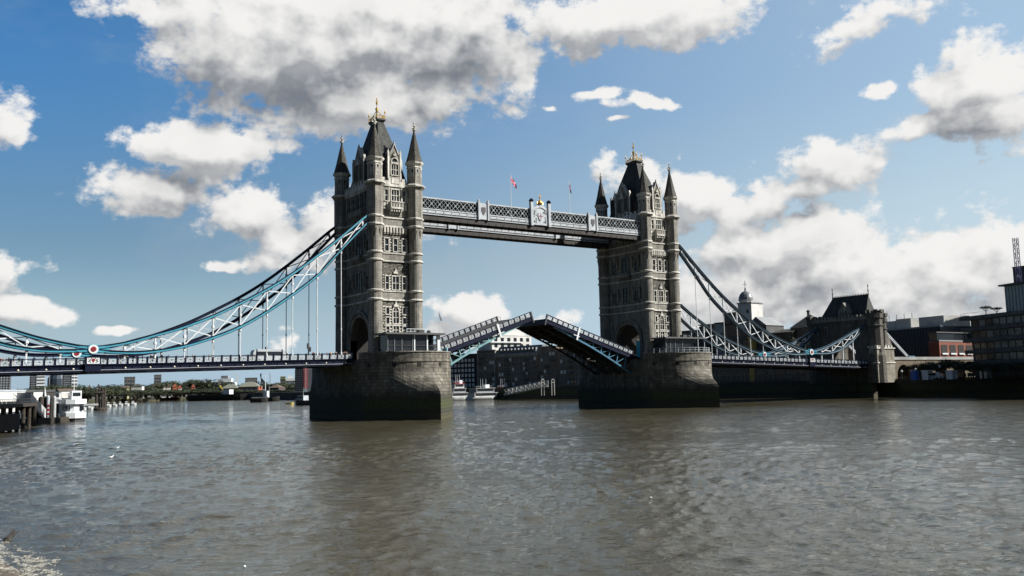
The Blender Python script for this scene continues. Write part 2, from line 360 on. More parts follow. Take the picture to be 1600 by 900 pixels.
def water_mesh():
    """one sheet of river: real chop near the viewer, running out flat to the horizon"""
    rs = np.random.RandomState(11)
    th = np.concatenate([YAW + np.linspace(-.72, .72, 720), YAW + np.linspace(.72, 2 * np.pi - .72, 60)[1:-1]])
    r = np.concatenate([np.geomspace(14, 330, 560), np.geomspace(330, 9000, 34)[1:]])
    Rr, Th = np.meshgrid(r, th, indexing='ij'); X = CAM.x + Rr * np.sin(Th); Y = CAM.y + Rr * np.cos(Th)
    X0, Y0 = X.copy(), Y.copy(); X = X0 + 2.2 * np.sin(X0 * .11 + 1.3 * np.sin(Y0 * .06)) + 1.2 * np.sin(Y0 * .23 + X0 * .05); Y = Y0 + 2.2 * np.sin(Y0 * .13 + 1.1 * np.sin(X0 * .07)) + 1.1 * np.sin(X0 * .27)
    patch = .5 + .5 * np.sin(X * .031 + 2.0 * np.sin(Y * .017)) * np.sin(Y * .043 + 1.6 * np.sin(X * .021)); patch2 = .5 + .5 * np.sin(X * .09 + 1.9 * np.sin(Y * .05 + 1)) * np.sin(Y * .11 + 1.2 * np.sin(X * .06))
    H = np.zeros_like(X)
    for lam0, lam1, n, slope in ((5.5, 12, 12, .010), (2.6, 5.5, 22, .030), (1.2, 2.6, 30, .085), (.6, 1.2, 30, .085)):
        for k in range(n):
            lam = np.exp(rs.uniform(np.log(lam0), np.log(lam1))); a = rs.normal(1.1, 1.25); kx, ky = 2 * np.pi / lam * np.cos(a), 2 * np.pi / lam * np.sin(a)
            amp = slope * lam / (2 * np.pi) * np.sqrt(2.0 / n); fade = np.clip(1.6 - Rr / (lam * 75), 0, 1)
            H += amp * fade * np.sin(kx * X + ky * Y + rs.uniform(0, 6.28)) * (.38 + 1.2 * (patch if k % 2 else patch2))
    H = H + 1.1 * np.abs(H) ** 1.2 * .5                       # sharper crests, flatter troughs
    H -= H.mean() ; H[-30:] = 0
    nr, nc = H.shape; v = np.stack([X0, Y0, H], -1).reshape(-1, 3)
    ii, jj = np.meshgrid(np.arange(nr - 1), np.arange(nc), indexing='ij'); j2 = (jj + 1) % nc
    f = np.stack([ii * nc + jj, (ii + 1) * nc + jj, (ii + 1) * nc + j2, ii * nc + j2], -1).reshape(-1, 4)
    c0 = len(v); v = np.vstack([v, [[CAM.x, CAM.y, 0]]]); tri = np.stack([np.full(nc, c0), np.arange(nc), (np.arange(nc) + 1) % nc], -1)
    me = bpy.data.meshes.new('water'); me.vertices.add(len(v)); me.vertices.foreach_set('co', v.ravel())
    nl = f.size + tri.size; me.loops.add(nl); me.loops.foreach_set('vertex_index', np.concatenate([f.ravel(), tri.ravel()])); me.polygons.add(len(f) + len(tri))
    me.polygons.foreach_set('loop_start', np.concatenate([np.arange(len(f)) * 4, f.size + np.arange(len(tri)) * 3])); me.polygons.foreach_set('loop_total', np.concatenate([np.full(len(f), 4), np.full(len(tri), 3)]))
    me.polygons.foreach_set('use_smooth', np.ones(len(f) + len(tri), bool)); me.update(); me.validate(); me.materials.append(wm)
    if me.polygons[0].normal.z < 0: me.flip_normals()
    return me
wo_ = bpy.data.objects.new('water', water_mesh()); C.objects.link(wo_); struct(wo_)

LZ = 5.7
SB = [(188, -700), (186.5, -200), (186, -50), (184.5, 12), (179, 58), (166, 155), (156, 219), (150, 300), (150, 420)]      # south bank quay line
sb = [(700, 700), (160, 700)] + SB[::-1]
struct(MB().prism(SB + [(160, 700), (1500, 700), (1500, -700)], -2, LZ).build('south_bank', bankm))
qw = MB()
for i in range(len(SB) - 1):
    a, c_ = SB[i], SB[i + 1]
    qw.beam((a[0] - .3, a[1], 1.9), (c_[0] - .3, c_[1], 1.9), .8, 7.9)
    qw.beam((a[0] - .35, a[1], 6.05), (c_[0] - .35, c_[1], 6.05), 1.0, .35)
tag(qw.build('river_wall', quay), 'long dark stone river wall along the whole right bank', 'river wall')
fbp = [at(-500, 600, 700), at(-80, 600, 620), at(20, 600, 640), at(130, 600, 760), at(200, 600, 900), at(330, 600, 980), at(480, 600, 900), at(700, 600, 800), at(760, 600, 760), at(1300, 600, 1400), at(1300, 600, 4000), at(-500, 600, 4000)]
struct(MB().prism([(p.x, p.y) for p in fbp], -1, 3.2).build('far_bank', bankm))
fw_ = MB()
for p, q_ in zip(fbp[:8], fbp[1:9]): fw_.beam((p.x, p.y, 1.4), (q_.x, q_.y, 1.4), 2, 4.6)
tag(fw_.build('embankment_wall', quay), 'low dark embankment wall along the far shore under the trees', 'embankment wall')
hp = [at(-700, 600, 2600), at(0, 600, 2500), at(300, 600, 2300), at(700, 600, 2500), at(1500, 600, 2600), at(2300, 600, 2300), at(2300, 600, 5000), at(-700, 600, 5000)]
struct(MB().prism([(p.x, p.y) for p in hp], -1, 9).build('hills', leafd))

# ------------------------------------------------------------------ piers
SP = 82.3
def half_ring(r, cy, side, n=20):   # x from +r to -r round the river end
    return [(r * cos(pi * i / n), cy + side * r * sin(pi * i / n)) for i in range(n + 1)]
def make_pier(X, label):
    t = thing('bridge_pier', label, 'bridge pier', (X, 0, 0)); r = 10.65; yc = 12.2; n = 24
    def sec(z, k):      # k = 0 pointed cutwater, 1 rounded
        pts = []
        for side in (-1, 1):
            row = []
            for i in range(n + 1):
                a = pi * i / n; rx, ry = r * cos(a), yc + r * sin(a)
                f = abs(cos(a)); px_, py_ = r * cos(a), 15.8 + (29.1 - 15.8) * (1 - f)
                row.append((rx * k + px_ * (1 - k), side * (ry * k + py_ * (1 - k))))
            if side == 1: row = row[::-1]
            pts += row
        return pts[::1] if True else pts
    mb = MB(); zs = [(-2, 0), (5.2, 0), (6.0, .06), (6.9, .20), (7.8, .42), (8.7, .68), (9.5, .88), (10.2, 1), (12.2, 1)]
    rings = []
    for z, k in zs:
        p = sec(z, k); rings.append([(X + x, y, z) for x, y in p])
    K = len(rings[0]); vs = [p for rr in rings for p in rr]; fs = []
    for j in range(len(rings) - 1):
        for i in range(K): fs.append((j * K + i, j * K + (i + 1) % K, (j + 1) * K + (i + 1) % K, (j + 1) * K + i))
    fs.append(tuple((len(rings) - 1) * K + i for i in range(K))); mb.add(vs, fs)
    body = mb.build('pier_body', granite, t)
    def ringwall(name, r0, r1, z0, z1, m_):
        for side in (-1, 1):
            w = MB(); A_ = [pi * i / n for i in range(n + 1)]
            o = [(X + r1 * cos(a), side * (yc + r1 * sin(a))) for a in A_]; i_ = [(X + r0 * cos(a), side * (yc + r0 * sin(a))) for a in A_]
            K = n + 1; vs = [(x, y, z0) for x, y in o] + [(x, y, z1) for x, y in o] + [(x, y, z0) for x, y in i_] + [(x, y, z1) for x, y in i_]; fs = [(0, 2 * K, 3 * K, K), (n, K + n, 3 * K + n, 2 * K + n)]
            for i in range(n):
                j = i + 1; fs += [(i, j, K + j, K + i), (2 * K + i, 3 * K + i, 3 * K + j, 2 * K + j), (K + i, K + j, 3 * K + j, 3 * K + i), (i, 2 * K + i, 2 * K + j, j)]
            w.add(vs, fs); w.build(name, m_, t)
    ringwall('string_course', r - .3, r + .14, 12.2, 12.55, granite)
    ringwall('parapet', r - .5, r - .02, 12.55, 14.25, granite)
    ringwall('coping', r - .6, r + .16, 14.25, 14.5, ashlar)
    MB().box(X - 10.2, X + 10.2, -yc, yc, 12.21, 13.1).build('roadway_base', granite, t)
    pd = MB().prism([(X + x, y) for x, y in half_ring(10.1, -yc, -1)], 12.2, 12.9); pd.build('terrace_floor', concrete, t)
    for a in (200, 233, 262, 292, 322):
        aa = radians(a); cx, cy = X + (r - .2) * cos(aa), -yc + (r - .2) * sin(aa)
        T = Matrix.Translation((cx, cy, 11.6)) @ Matrix.Rotation(aa, 4, 'Z'); w = MB().merge(MB().box(-.3, .24, -.38, .38, -.42, .42), T); w.build('drain_opening', dull, t)
    return t
pier1 = make_pier(0, 'broad stone river pier with green weed carrying the larger tower')
pier2 = make_pier(SP, 'broad dark stone river pier carrying the more distant tower')

# ------------------------------------------------------------------ towers
def make_tower(X, label):
    t = thing('bridge_tower', label, 'bridge tower', (X, 0, 13)); A, B, Z0 = 5.1, 9.15, 12.4
    S = lambda u, d, z: (X + u, -B - d + .35, z)         # river face looking at the camera
    Nf = lambda u, d, z: (X - u, B + d - .35, z)
    Wf = lambda u, d, z: (X - A - d + .35, -u, z)        # face across the road; u grows towards +y -> mirrored
    Wf = lambda u, d, z: (X - A - d + .35, u, z)
    Ef = lambda u, d, z: (X + A + d - .35, u, z)
    body = MB()
    arch = lambda hw, zs, zt, n=12: [(hw * cos(pi * i / n), zs + (zt - zs) * sin(pi * i / n) ** .9) for i in range(n + 1)]
    # long walls with the road arch cut through
    for fr in (Wf, Ef):
        poly = [(-B + .35, Z0), (-B + .35, 53.1), (B - .35, 53.1), (B - .35, Z0), (5.1, Z0)] + arch(5.1, 18.0, 23.2) + [(-5.1, Z0)]
        body.ext(poly, fr, -1.6, 0)
    vb = MB()
    # vault between the two arches
    v = arch(5.1, 18.0, 23.2); pts = [(5.1, Z0)] + v + [(-5.1, Z0)]
    for (a, b_) in zip(pts[:-1], pts[1:]):
        vb.add([(X - A + .5, a[0], a[1]), (X + A - .5, a[0], a[1]), (X + A - .5, b_[0], b_[1]), (X - A + .5, b_[0], b_[1])], [(0, 1, 2, 3)])
    body.build('wall', ashlar, t); vb.build('arch_vault', mat('shade_black_vault', (.018, .017, .016), .9), t)  # archway shade is put into the vault's near-black colour
    for fr, nm in ((S, 1), (Nf, 0)):
        w = MB(); 
        w.ext([(-A + .3, Z0), (-A + .3, 53.1), (A - .3, 53.1), (A - .3, Z0)], fr, -1.5, 0); w.build('end_wall', rubble, t)
        # plain bands between the string courses
        for z0, z1 in ((26.7, 28.55), (35.6, 37.3), (43.6, 45.5)): MB().ext([(-3.8, z0), (-3.8, z1), (3.8, z1), (3.8, z0)], fr, -.3, .12).build('ashlar_band', ashlar, t)
        MB().ext([(-3.8, 45.9), (-3.8, 52.6), (3.8, 52.6), (3.8, 45.9)], fr, -.3, .05).build('ashlar_band', ashlar, t)
    # string courses all round
    for z, p, h_ in ((26.6, .34, .34), (28.6, .30, .3), (35.5, .34, .34), (37.3, .30, .3), (43.5, .36, .36), (45.5, .34, .34)):
        w = MB()
        w.ext([(-A, z - h_ / 2), (-A, z + h_ / 2), (A, z + h_ / 2), (A, z - h_ / 2)], S, -.4, p); w.ext([(-A, z - h_ / 2), (-A, z + h_ / 2), (A, z + h_ / 2), (A, z - h_ / 2)], Nf, -.4, p)
        w.ext([(-B, z - h_ / 2), (-B, z + h_ / 2), (B, z + h_ / 2), (B, z - h_ / 2)], Wf, -.4, p); w.ext([(-B, z - h_ / 2), (-B, z + h_ / 2), (B, z + h_ / 2), (B, z - h_ / 2)], Ef, -.4, p)
        w.build('string_course', trim, t)
    # cornice: corbelled table and crenellated parapet
    w = MB()
    for fr, hw in ((S, A), (Nf, A), (Wf, B), (Ef, B)):
        w.ext([(-hw, 52.75), (-hw, 53.3), (hw, 53.3), (hw, 52.75)], fr, -.5, .6)
        w.ext([(-hw, 52.35), (-hw, 52.75), (hw, 52.75), (hw, 52.35)], fr, -.5, .35)
        k = int(hw * 2 / .8)
        w.ext([(-hw, 53.3), (-hw, 54.1), (hw, 54.1), (hw, 53.3)], fr, .1, .5)
        for i in range(k):
            u = -hw + (i + .5) * 2 * hw / k
            if i % 2 == 0: w.ext([(u - .38, 54.1), (u - .38, 54.8), (u + .38, 54.8), (u + .38, 54.1)], fr, .1, .5)
    w.build('parapet', trim, t)
    # floor behind the parapet
    MB().box(X - A + .4, X + A - .4, -B + .4, B - .4, 53.11, 53.5).build('roof_deck', darkst, t)
    # corner turrets
    for sx in (-1, 1):
        for sy in (-1, 1):
            cx, cy = X + sx * A, sy * B; o8 = pi / 8
            w = MB()
            w.lathe(cx, cy, [(1.95, 12.4), (1.95, 14.6), (1.62, 15.6), (1.55, 26.3), (1.55, 42.2)], 20)
            w.lathe(cx, cy, [(1.55, 40.4), (1.62, 41.2), (1.86, 43.3), (1.86, 52.3), (2.3, 52.9), (2.3, 53.5), (1.75, 53.9), (1.72, 58.3)], 8, o8)
            tr = w.build('turret', ashlar, t)
            for z, rr, k in ((26.6, 1.84, 20), (28.6, 1.8, 20), (35.5, 1.84, 20), (37.3, 1.8, 20)): MB().lathe(cx, cy, [(rr - .3, z - .3), (rr, z - .12), (rr, z + .16), (rr - .28, z + .32)], k).build('turret_ring', trim, tr)
            for z, rr in ((43.6, 2.12), (45.5, 2.1), (53.2, 2.52)): MB().lathe(cx, cy, [(rr - .3, z - .35), (rr, z - .15), (rr, z + .16), (rr - .3, z + .34)], 8, o8).build('turret_ring', trim, tr)
            MB().lathe(cx, cy, [(1.7, 57.4), (1.86, 57.6), (1.86, 57.8), (1.72, 57.9)], 8, o8).build('turret_ring', trim, tr)
            MB().lathe(cx, cy, [(1.72, 58.1), (2.15, 58.6), (2.22, 58.95), (1.6, 58.96)], 8, o8).build('turret_cornice', trim, tr)
            w = MB(); w.lathe(cx, cy, [(2.2, 58.9), (1.95, 59.15), (1.35, 61.4), (.72, 64.3), (.26, 66.3), (.2, 66.9)], 8, o8); sp_ = w.build('spire', slate2, tr)
            w = MB(); w.lathe(cx, cy, [(.2, 66.7), (.42, 66.9), (.42, 67.05), (.16, 67.2), (.14, 67.7), (.34, 67.85), (.34, 68.0), (.12, 68.1), (.12, 68.5), (.22, 68.65), (.05, 68.9)], 8)
            w.box(cx - .62, cx + .62, cy - .1, cy + .1, 67.35, 67.6); w.box(cx - .1, cx + .1, cy - .62, cy + .62, 67.35, 67.6)
            w.lathe(cx - .62, cy, [(.0, 67.25), (.17, 67.48), (0, 67.7)], 6); w.lathe(cx + .62, cy, [(.0, 67.25), (.17, 67.48), (0, 67.7)], 6)
            w.build('finial', trim, tr)
            # slit windows in the upper turret, and pointed niches where round turns to octagon
            for k in range(8):
                a = k * pi / 4; T = Matrix.Translation((cx, cy, 0)) @ Matrix.Rotation(a, 4, 'Z'); w = MB()
                w.merge(MB().box(1.52, 1.66, -.36, -.24, 54.6, 57.2), T); w.merge(MB().box(1.52, 1.66, .24, .36, 54.6, 57.2), T); w.merge(MB().box(1.52, 1.66, -.36, .36, 57.2, 57.35), T)
                w.merge(MB().box(1.52, 1.64, -.24, .24, 55.75, 55.9), T); w.k = 1; g_ = MB(); g_.k = 1; g_.box(1.50, 1.60, -.24, .24, 54.7, 57.2)
                w.merge(g_, T); w.build('slit_window', [trim, glass], tr)
            for k in range(8):
                q = MB(); a = k * pi / 4 + o8; T = Matrix.Translation((cx, cy, 0)) @ Matrix.Rotation(a, 4, 'Z')
                q.merge(MB().add([(1.50, -.34, 42.6), (1.50, .34, 42.6), (1.5, 0, 40.3), (1.80, -.30, 42.6), (1.80, .30, 42.6), (1.60, 0, 40.9)], [(0, 1, 2), (3, 5, 4), (0, 3, 4, 1), (1, 4, 5, 2), (2, 5, 3, 0)]), T); q.build('broach', darkst, tr)
    # mullioned windows
    def window(fr, u, z0, z1, w_, nx=1, nz=1, archh=0, d=.0, m_=trim, jamb=.2, par=None):
        h = w_ / 2; f = MB(); D = d + .26
        f.ext([(u - h - jamb, z0 - .22), (u - h - jamb, z0), (u + h + jamb, z0), (u + h + jamb, z0 - .22)], fr, d - .1, D + .12)
        for s_ in (-1, 1): f.ext([(u + s_ * h, z0), (u + s_ * h, z1), (u + s_ * (h + jamb), z1), (u + s_ * (h + jamb), z0)], fr, d - .1, D)
        if archh:
            n = 10; inn = [(u + h * cos(pi * i / n), z1 + archh * sin(pi * i / n) ** .8) for i in range(n + 1)]; out = [(u + (h + jamb) * cos(pi * i / n), z1 + (archh + jamb) * sin(pi * i / n) ** .8) for i in range(n + 1)]
            for i in range(n): f.ext([inn[i], out[i], out[i + 1], inn[i + 1]], fr, d - .1, D)
            f.ext([(u - h, z1 - .06), (u - h, z1 + .08), (u + h, z1 + .08), (u + h, z1 - .06)], fr, d - .1, d + .16)
            gp = [(u - h, z0), (u + h, z0)] + inn
        else:
            f.ext([(u - h - jamb, z1), (u - h - jamb, z1 + .24), (u + h + jamb, z1 + .24), (u + h + jamb, z1)], fr, d - .1, D + .06)
            gp = [(u - h, z0), (u + h, z0), (u + h, z1), (u - h, z1)]
        for i in range(1, nx):
            x = u - h + w_ * i / nx; f.ext([(x - .07, z0), (x - .07, z1 + archh * .8), (x + .07, z1 + archh * .8), (x + .07, z0)], fr, d - .1, d + .17)
        for i in range(1, nz):
            z = z0 + (z1 - z0) * i / nz; f.ext([(u - h, z - .07), (u - h, z + .07), (u + h, z + .07), (u + h, z - .07)], fr, d - .1, d + .15)
        o = f.build('window', m_, par or t)
        gm = MB(); gm.ext(gp, fr, d - .08, d + .03); gm.build('pane', glass, o); return o
    def niche(fr, u, z, s=1.0, d=0):    # carved canopy with figure over a window
        q = MB(); q.ext([(u - .5 * s, z), (u - .18 * s, z + .9 * s), (u, z + 1.5 * s), (u + .18 * s, z + .9 * s), (u + .5 * s, z)], fr, d - .1, d + .35)
        q.ext([(u - .7 * s, z - .25), (u - .7 * s, z), (u + .7 * s, z), (u + .7 * s, z - .25)], fr, d - .1, d + .42)
        for k in (-1, 1): q.ext([(u + k * .62 * s - .1, z), (u + k * .62 * s, z + .6 * s), (u + k * .62 * s + .1, z)], fr, d - .1, d + .3)
        q.build('carved_niche', trim, t)
    fr = S
    # ground storey of the river face
    window(fr, .1, 21.3, 24.0, 1.45, 2, 2, .9); niche(fr, .1, 25.3, .8)
    for u in (-2.0, 2.2):
        window(fr, u, 23.4, 24.9, .75); window(fr, u, 21.2, 22.6, .75, 1, 1); window(fr, u, 18.9, 20.6, .75, 1, 2)
    window(fr, .1, 18.9, 20.7, 1.45, 2, 2)
    q = MB(); q.ext([(-3.0, 20.78), (-3.0, 20.98), (3.2, 20.98), (3.2, 20.78)], fr, -.1, .3); 
    q.build('string_course', trim, t)
    window(fr, .1, 29.0, 32.0, 1.6, 2, 2); niche(fr, .1, 32.9, .75)
    for u in (-2.05, 2.25): window(fr, u, 29.0, 32.0, .82, 1, 2)
    for u in (-2.1, .1, 2.3): window(fr, u, 37.8, 40.7, .95, 1, 2)
    q = MB()
    for i in range(8): u = -2.65 + i * .77; q.ext([(u - .19, 42.0), (u - .19, 43.3), (u + .19, 43.3), (u + .19, 42.0)], fr, -.1, .5); q.ext([(u - .16, 41.7), (u - .16, 42.0), (u + .16, 42.0), (u + .16, 41.7)], fr, -.1, .3)
    q.build('corbel_table', trim, t)
    # quoins beside the windows
    q = MB()
    for z in [18.7 + .62 * i for i in range(11)] + [29 + .62 * i for i in range(6)] + [37.8 + .62 * i for i in range(5)]:
        for s_ in (-1, 1): 
            for off in (1.25, 2.95): 
                uu = .1 + s_ * off + U(-.08, .08); q.ext([(uu - .2, z), (uu - .2, z + .3), (uu + .2, z + .3), (uu + .2, z)], fr, -.1, .09 + U(0, .06))
    q.build('quoins', trim, t)
    # oriel balcony and its windows
    window(fr, .1, 49.5, 52.1, 1.9, 3, 2, 0, .1)
    for u in (-2.15, 2.3): window(fr, u, 49.4, 52.0, .72, 1, 2, 0, .1)
    q = MB(); q.ext([(-1.35, 47.7), (-1.35, 49.1), (1.55, 49.1), (1.55, 47.7)], fr, 1.0, 1.15); q.ext([(-1.35, 47.5), (-1.35, 47.8), (1.55, 47.8), (1.55, 47.5)], fr, 0, 1.3)
    for u in (-1.4, 1.5): q.ext([(u, 47.7), (u, 49.2), (u + .15, 49.2), (u + .15, 47.7)], fr, 0, 1.2)
    q.ext([(-1.5, 49.05), (-1.5, 49.25), (1.7, 49.25), (1.7, 49.05)], fr, .9, 1.3)
    for i in range(5):
        u = -1.15 + i * .62; q.ext([(u - .13, 46.9), (u - .13, 47.5), (u + .13, 47.5), (u + .13, 46.9)], fr, 0, 1.1); q.ext([(u - .12, 46.3), (u - .12, 46.9), (u + .12, 46.9), (u + .12, 46.3)], fr, 0, .6)
    for u in (-2.6, -1.75, 1.95, 2.75): q.ext([(u - .3, 47.5), (u - .3, 49.0), (u + .3, 49.0), (u + .3, 47.5)], fr, 0, .32)
    for u in (-3.05, -1.5, 1.7, 3.1): q.ext([(u - .1, 49.2), (u - .1, 52.7), (u, 53.5), (u + .1, 52.7), (u + .1, 49.2)], fr, 0, .45)
    bal = q.build('balcony', trim, t)
    q = MB()
    for i in range(4): u = -.95 + i * .7; q.ext([(u - .22, 48.0), (u - .22, 48.85), (u + .22, 48.85), (u + .22, 48.0)], fr, 1.14, 1.17)
    q.build('balcony_panel', darkst, bal)
    # gabled dormer towards the river
    def dormer(fr, hw, zs, zp, deep, mats_=ashlar):
        q = MB(); q.ext([(-hw, 53.2), (-hw, zs), (-hw * .55, zs), (0, zp), (hw * .55, zs), (hw, zs), (hw, 53.2)], fr, -.9, .1); dm = q.build('dormer', mats_, t)
        q = MB()
        for s_ in (-1, 1):
            a, b_, c_ = (s_ * hw * .62, zs - .1), (0, zp + .32), (0, zp - .1)
            q.ext([(s_ * hw * .62, zs - .25), (s_ * hw * .62, zs + .15), (0, zp + .4), (0, zp)], fr, -.95, .3)
            q.ext([(s_ * hw, 53.2), (s_ * hw, zs + .2), (s_ * (hw - .4), zs + .2), (s_ * (hw - .4), 53.2)], fr, -.9, .32)
            q.ext([(s_ * hw + .08 * s_, zs + .2), (s_ * (hw - .2), zs + 1.1), (s_ * (hw - .46), zs + .2)], fr, -.3, .25)
        q.ext([(-.12, zp + .3), (0, zp + 1.0), (.12, zp + .3)], fr, -.2, .2)
        q.ext([(-hw, 55.0), (-hw, 55.22), (hw, 55.22), (hw, 55.0)], fr, 0, .25); q.build('dormer_coping', trim, dm)
        q = MB(); p = lambda u, d, z: fr(u, d, z)
        q.add([p(-hw, -.9, zs - .6), p(0, -.9, zp - .3), p(hw, -.9, zs - .6), p(-hw, -deep, zs - .6), p(0, -deep, zp - .3), p(hw, -deep, zs - .6)], [(0, 1, 4, 3), (1, 2, 5, 4), (0, 2, 1), (3, 4, 5)])
        q.add([p(-hw, -.9, 53.2), p(-hw, -.9, zs - .6), p(-hw, -deep, zs - .6), p(-hw, -deep, 53.2)], [(0, 1, 2, 3)]); q.add([p(hw, -.9, 53.2), p(hw, -.9, zs - .6), p(hw, -deep, zs - .6), p(hw, -deep, 53.2)], [(0, 1, 2, 3)])
        q.build('dormer_roof', slate, dm); return dm
    dormer(S, 1.75, 60.6, 62.8, 5.6); dormer(Nf, 1.75, 60.6, 62.8, 5.6)
    dm = dormer(Wf, 3.2, 60.2, 63.3, 2.7); dormer(Ef, 3.2, 60.2, 63.3, 2.7)
    window(S, .05, 55.6, 58.1, 1.75, 3, 2, .0, .1); window(S, .05, 58.45, 58.6, 1.5, 1, 1, .95, .1)
    niche(S, .05, 60.3, .6, .1)
    q = MB(); q.ext([(-.95, 53.5), (-.95, 54.8), (1.05, 54.8), (1.05, 53.5)], S, .45, .62); q.build('carved_panel', trim, t)
    # road side windows
    fr = Wf
    for k, u in enumerate((-5.0, -2.5, 0, 2.5, 5.0)): window(fr, u, 48.6, 51.6, 1.0, 1, 2, .4, 0, ashlar)
    q = MB()
    for i in range(6): u = -6.25 + i * 2.5; q.ext([(u - .22, 47.0), (u - .22, 52.2), (u + .22, 52.2), (u + .22, 47.0)], fr, 0, .5)
    q.ext([(-3.6, 46.9), (-3.6, 48.2), (3.6, 48.2), (3.6, 46.9)], fr, 0, 1.2)
    for i in range(7): u = -3.3 + i * 1.1; q.ext([(u - .2, 46.0), (u - .2, 46.9), (u + .2, 46.9), (u + .2, 46.0)], fr, 0, .9 - .12 * abs(i - 3))
    q.build('balcony', ashlar, t)
    window(fr, 0, 37.9, 40.8, 2.7, 2, 2, 1.5, 0, ashlar, .45)
    for u in (-4.8, 4.8): window(fr, u, 38.0, 40.6, 1.1, 1, 2, 0, 0, ashlar)
    q = MB(); q.ext([(-2.4, 36.5), (-2.4, 37.5), (2.4, 37.5), (2.4, 36.5)], fr, 0, 1.1)
    for i in range(5): u = -2 + i; q.ext([(u - .2, 35.6), (u - .2, 36.5), (u + .2, 36.5), (u + .2, 35.6)], fr, 0, .8)
    q.build('balcony', ashlar, t)
    for u in (-6, 6, -3.2, 3.2):
        for z in (30, 39): MB().ext([(u - .3, z), (u - .3, z + 2.6), (u, z + 3.5), (u + .3, z + 2.6), (u + .3, z)], fr, 0, .45).build('carved_niche', ashlar, t)
    window(fr, 0, 29.3, 33.6, 2.3, 2, 2, 0, 0, ashlar, .35)
    for u in (-4.7, 4.7): window(fr, u, 29.3, 32.4, 1.5, 2, 2, 0, 0, ashlar)
    for u in (-1.55, 1.55): window(fr, u, 55.6, 58.4, 1.3, 2, 1, .8, .1, ashlar)
    niche(fr, 0, 59.6, 1.3, .1)
    q = MB(); n = 14
    for (hw, zt, d) in ((5.5, 23.7, .25), (6.15, 24.6, .45)):
        a_ = arch(hw - .4, 18.2, zt - .45, n); b_ = arch(hw + .25, 18.2, zt + .2, n)
        for f_ in (Wf, Ef):
            q = MB(); pl_ = [(hw - .4, 12.4)] + a_ + [(-(hw - .4), 12.4), (-(hw + .25), 12.4)] + b_[::-1] + [(hw + .25, 12.4)]
            q.ext(pl_, f_, -.2, d); q.build('arch_moulding', ashlar, t)
    # steep pavilion roof with crested top
    q = MB(); q.frustum(X - 4.2, X + 4.2, -7.7, 7.7, 53.5, X - 2.05, X + 2.05, -4.6, 4.6, 64.0)
    q.frustum(X - 2.05, X + 2.05, -4.6, 4.6, 64.0, X - .75, X + .75, -2.0, 2.0, 70.0); rf = q.build('roof', slate, t)
    q = MB(); q.frustum(X - .75, X + .75, -2.0, 2.0, 69.9, X - 1.15, X + 1.15, -2.45, 2.45, 70.5); q.box(X - 1.15, X + 1.15, -2.45, 2.45, 70.5, 70.8); q.build('roof_cap', darksteel, rf)
    q = MB()
    for sx in (-1, 1):
        for i in range(9):
            y = -2.3 + i * .575; q.lathe(X + sx * 1.0, y, [(.05, 70.8), (.05, 71.35), (.16, 71.5), (0, 71.85)], 5)
    for sy in (-1, 1):
        for i in range(3): q.lathe(X - .5 + i * .5, sy * 2.3, [(.05, 70.8), (.05, 71.35), (.16, 71.5), (0, 71.85)], 5)
    for z in (71.0, 71.3):
        for sx in (-1, 1): q.box(X + sx * 1.0 - .03, X + sx * 1.0 + .03, -2.3, 2.3, z, z + .06)
        for sy in (-1, 1): q.box(X - 1, X + 1, sy * 2.3 - .03, sy * 2.3 + .03, z, z + .06)
    for sx, sy in ((-1, -1), (-1, 1), (1, -1), (1, 1)):
        q.lathe(X + sx * 1.0, sy * 2.3, [(.09, 70.8), (.08, 72.1), (.24, 72.3), (.24, 72.5), (.08, 72.7), (.02, 73.3)], 6)
        q.beam((X + sx * .9, sy * 2.1, 71.0), (X, 0, 73.4), .12)
    q.build('cresting', gold, rf)
    q = MB(); q.lathe(X, 0, [(.35, 70.8), (.2, 71.6), (.18, 73.2), (.42, 73.5), (.42, 73.8), (.12, 74.1), (.1, 74.8), (.28, 75.0), (.28, 75.2), (.08, 75.4), (.07, 76.0), (.2, 76.15), (.03, 76.6)], 8)
    q.box(X - .5, X + .5, -.06, .06, 75.55, 75.7); q.box(X - .06, X + .06, -.5, .5, 75.55, 75.7); q.build('finial', gold, rf)
    return t
tower1 = make_tower(0, 'large grey stone gothic tower, nearer of the bridge towers, four pointed turrets')
tower2 = dup(tower1, (SP, 0, 13), 'smaller looking gothic stone tower beyond the raised roadway, further along the bridge')

# ------------------------------------------------------------------ openwork panel shared by every parapet
def panel_mesh(w=1.5, h=.98, m_=None):
    q = MB(); a = w / 2; q.box(-a, a, -.03, .03, 0, .09); q.box(-a, a, -.03, .03, h - .09, h); q.box(-a, -a + .1, -.035, .035, 0, h); q.box(a - .1, a, -.035, .035, 0, h)
    q.beam((-a, 0, 0), (-.12, 0, h), .05, .15, (0, 1, 0)); q.beam((-a, 0, h), (-.12, 0, 0), .05, .15, (0, 1, 0)); q.beam((a, 0, 0), (.12, 0, h), .05, .15, (0, 1, 0)); q.beam((a, 0, h), (.12, 0, 0), .05, .15, (0, 1, 0))
    n = 10
    for cx in (-a * .52, a * .52, 0):
        rr = .24 if cx == 0 else .2
        for i in range(n):
            t0, t1 = 2 * pi * i / n, 2 * pi * (i + 1) / n; q.beam((cx + rr * cos(t0), 0, h / 2 + rr * sin(t0)), (cx + rr * cos(t1), 0, h / 2 + rr * sin(t1)), .05, .1, (0, 1, 0))
    return q.mesh('parapet_panel', m_ or white)
PANEL = panel_mesh()
PANELD = panel_mesh(m_=steelw)

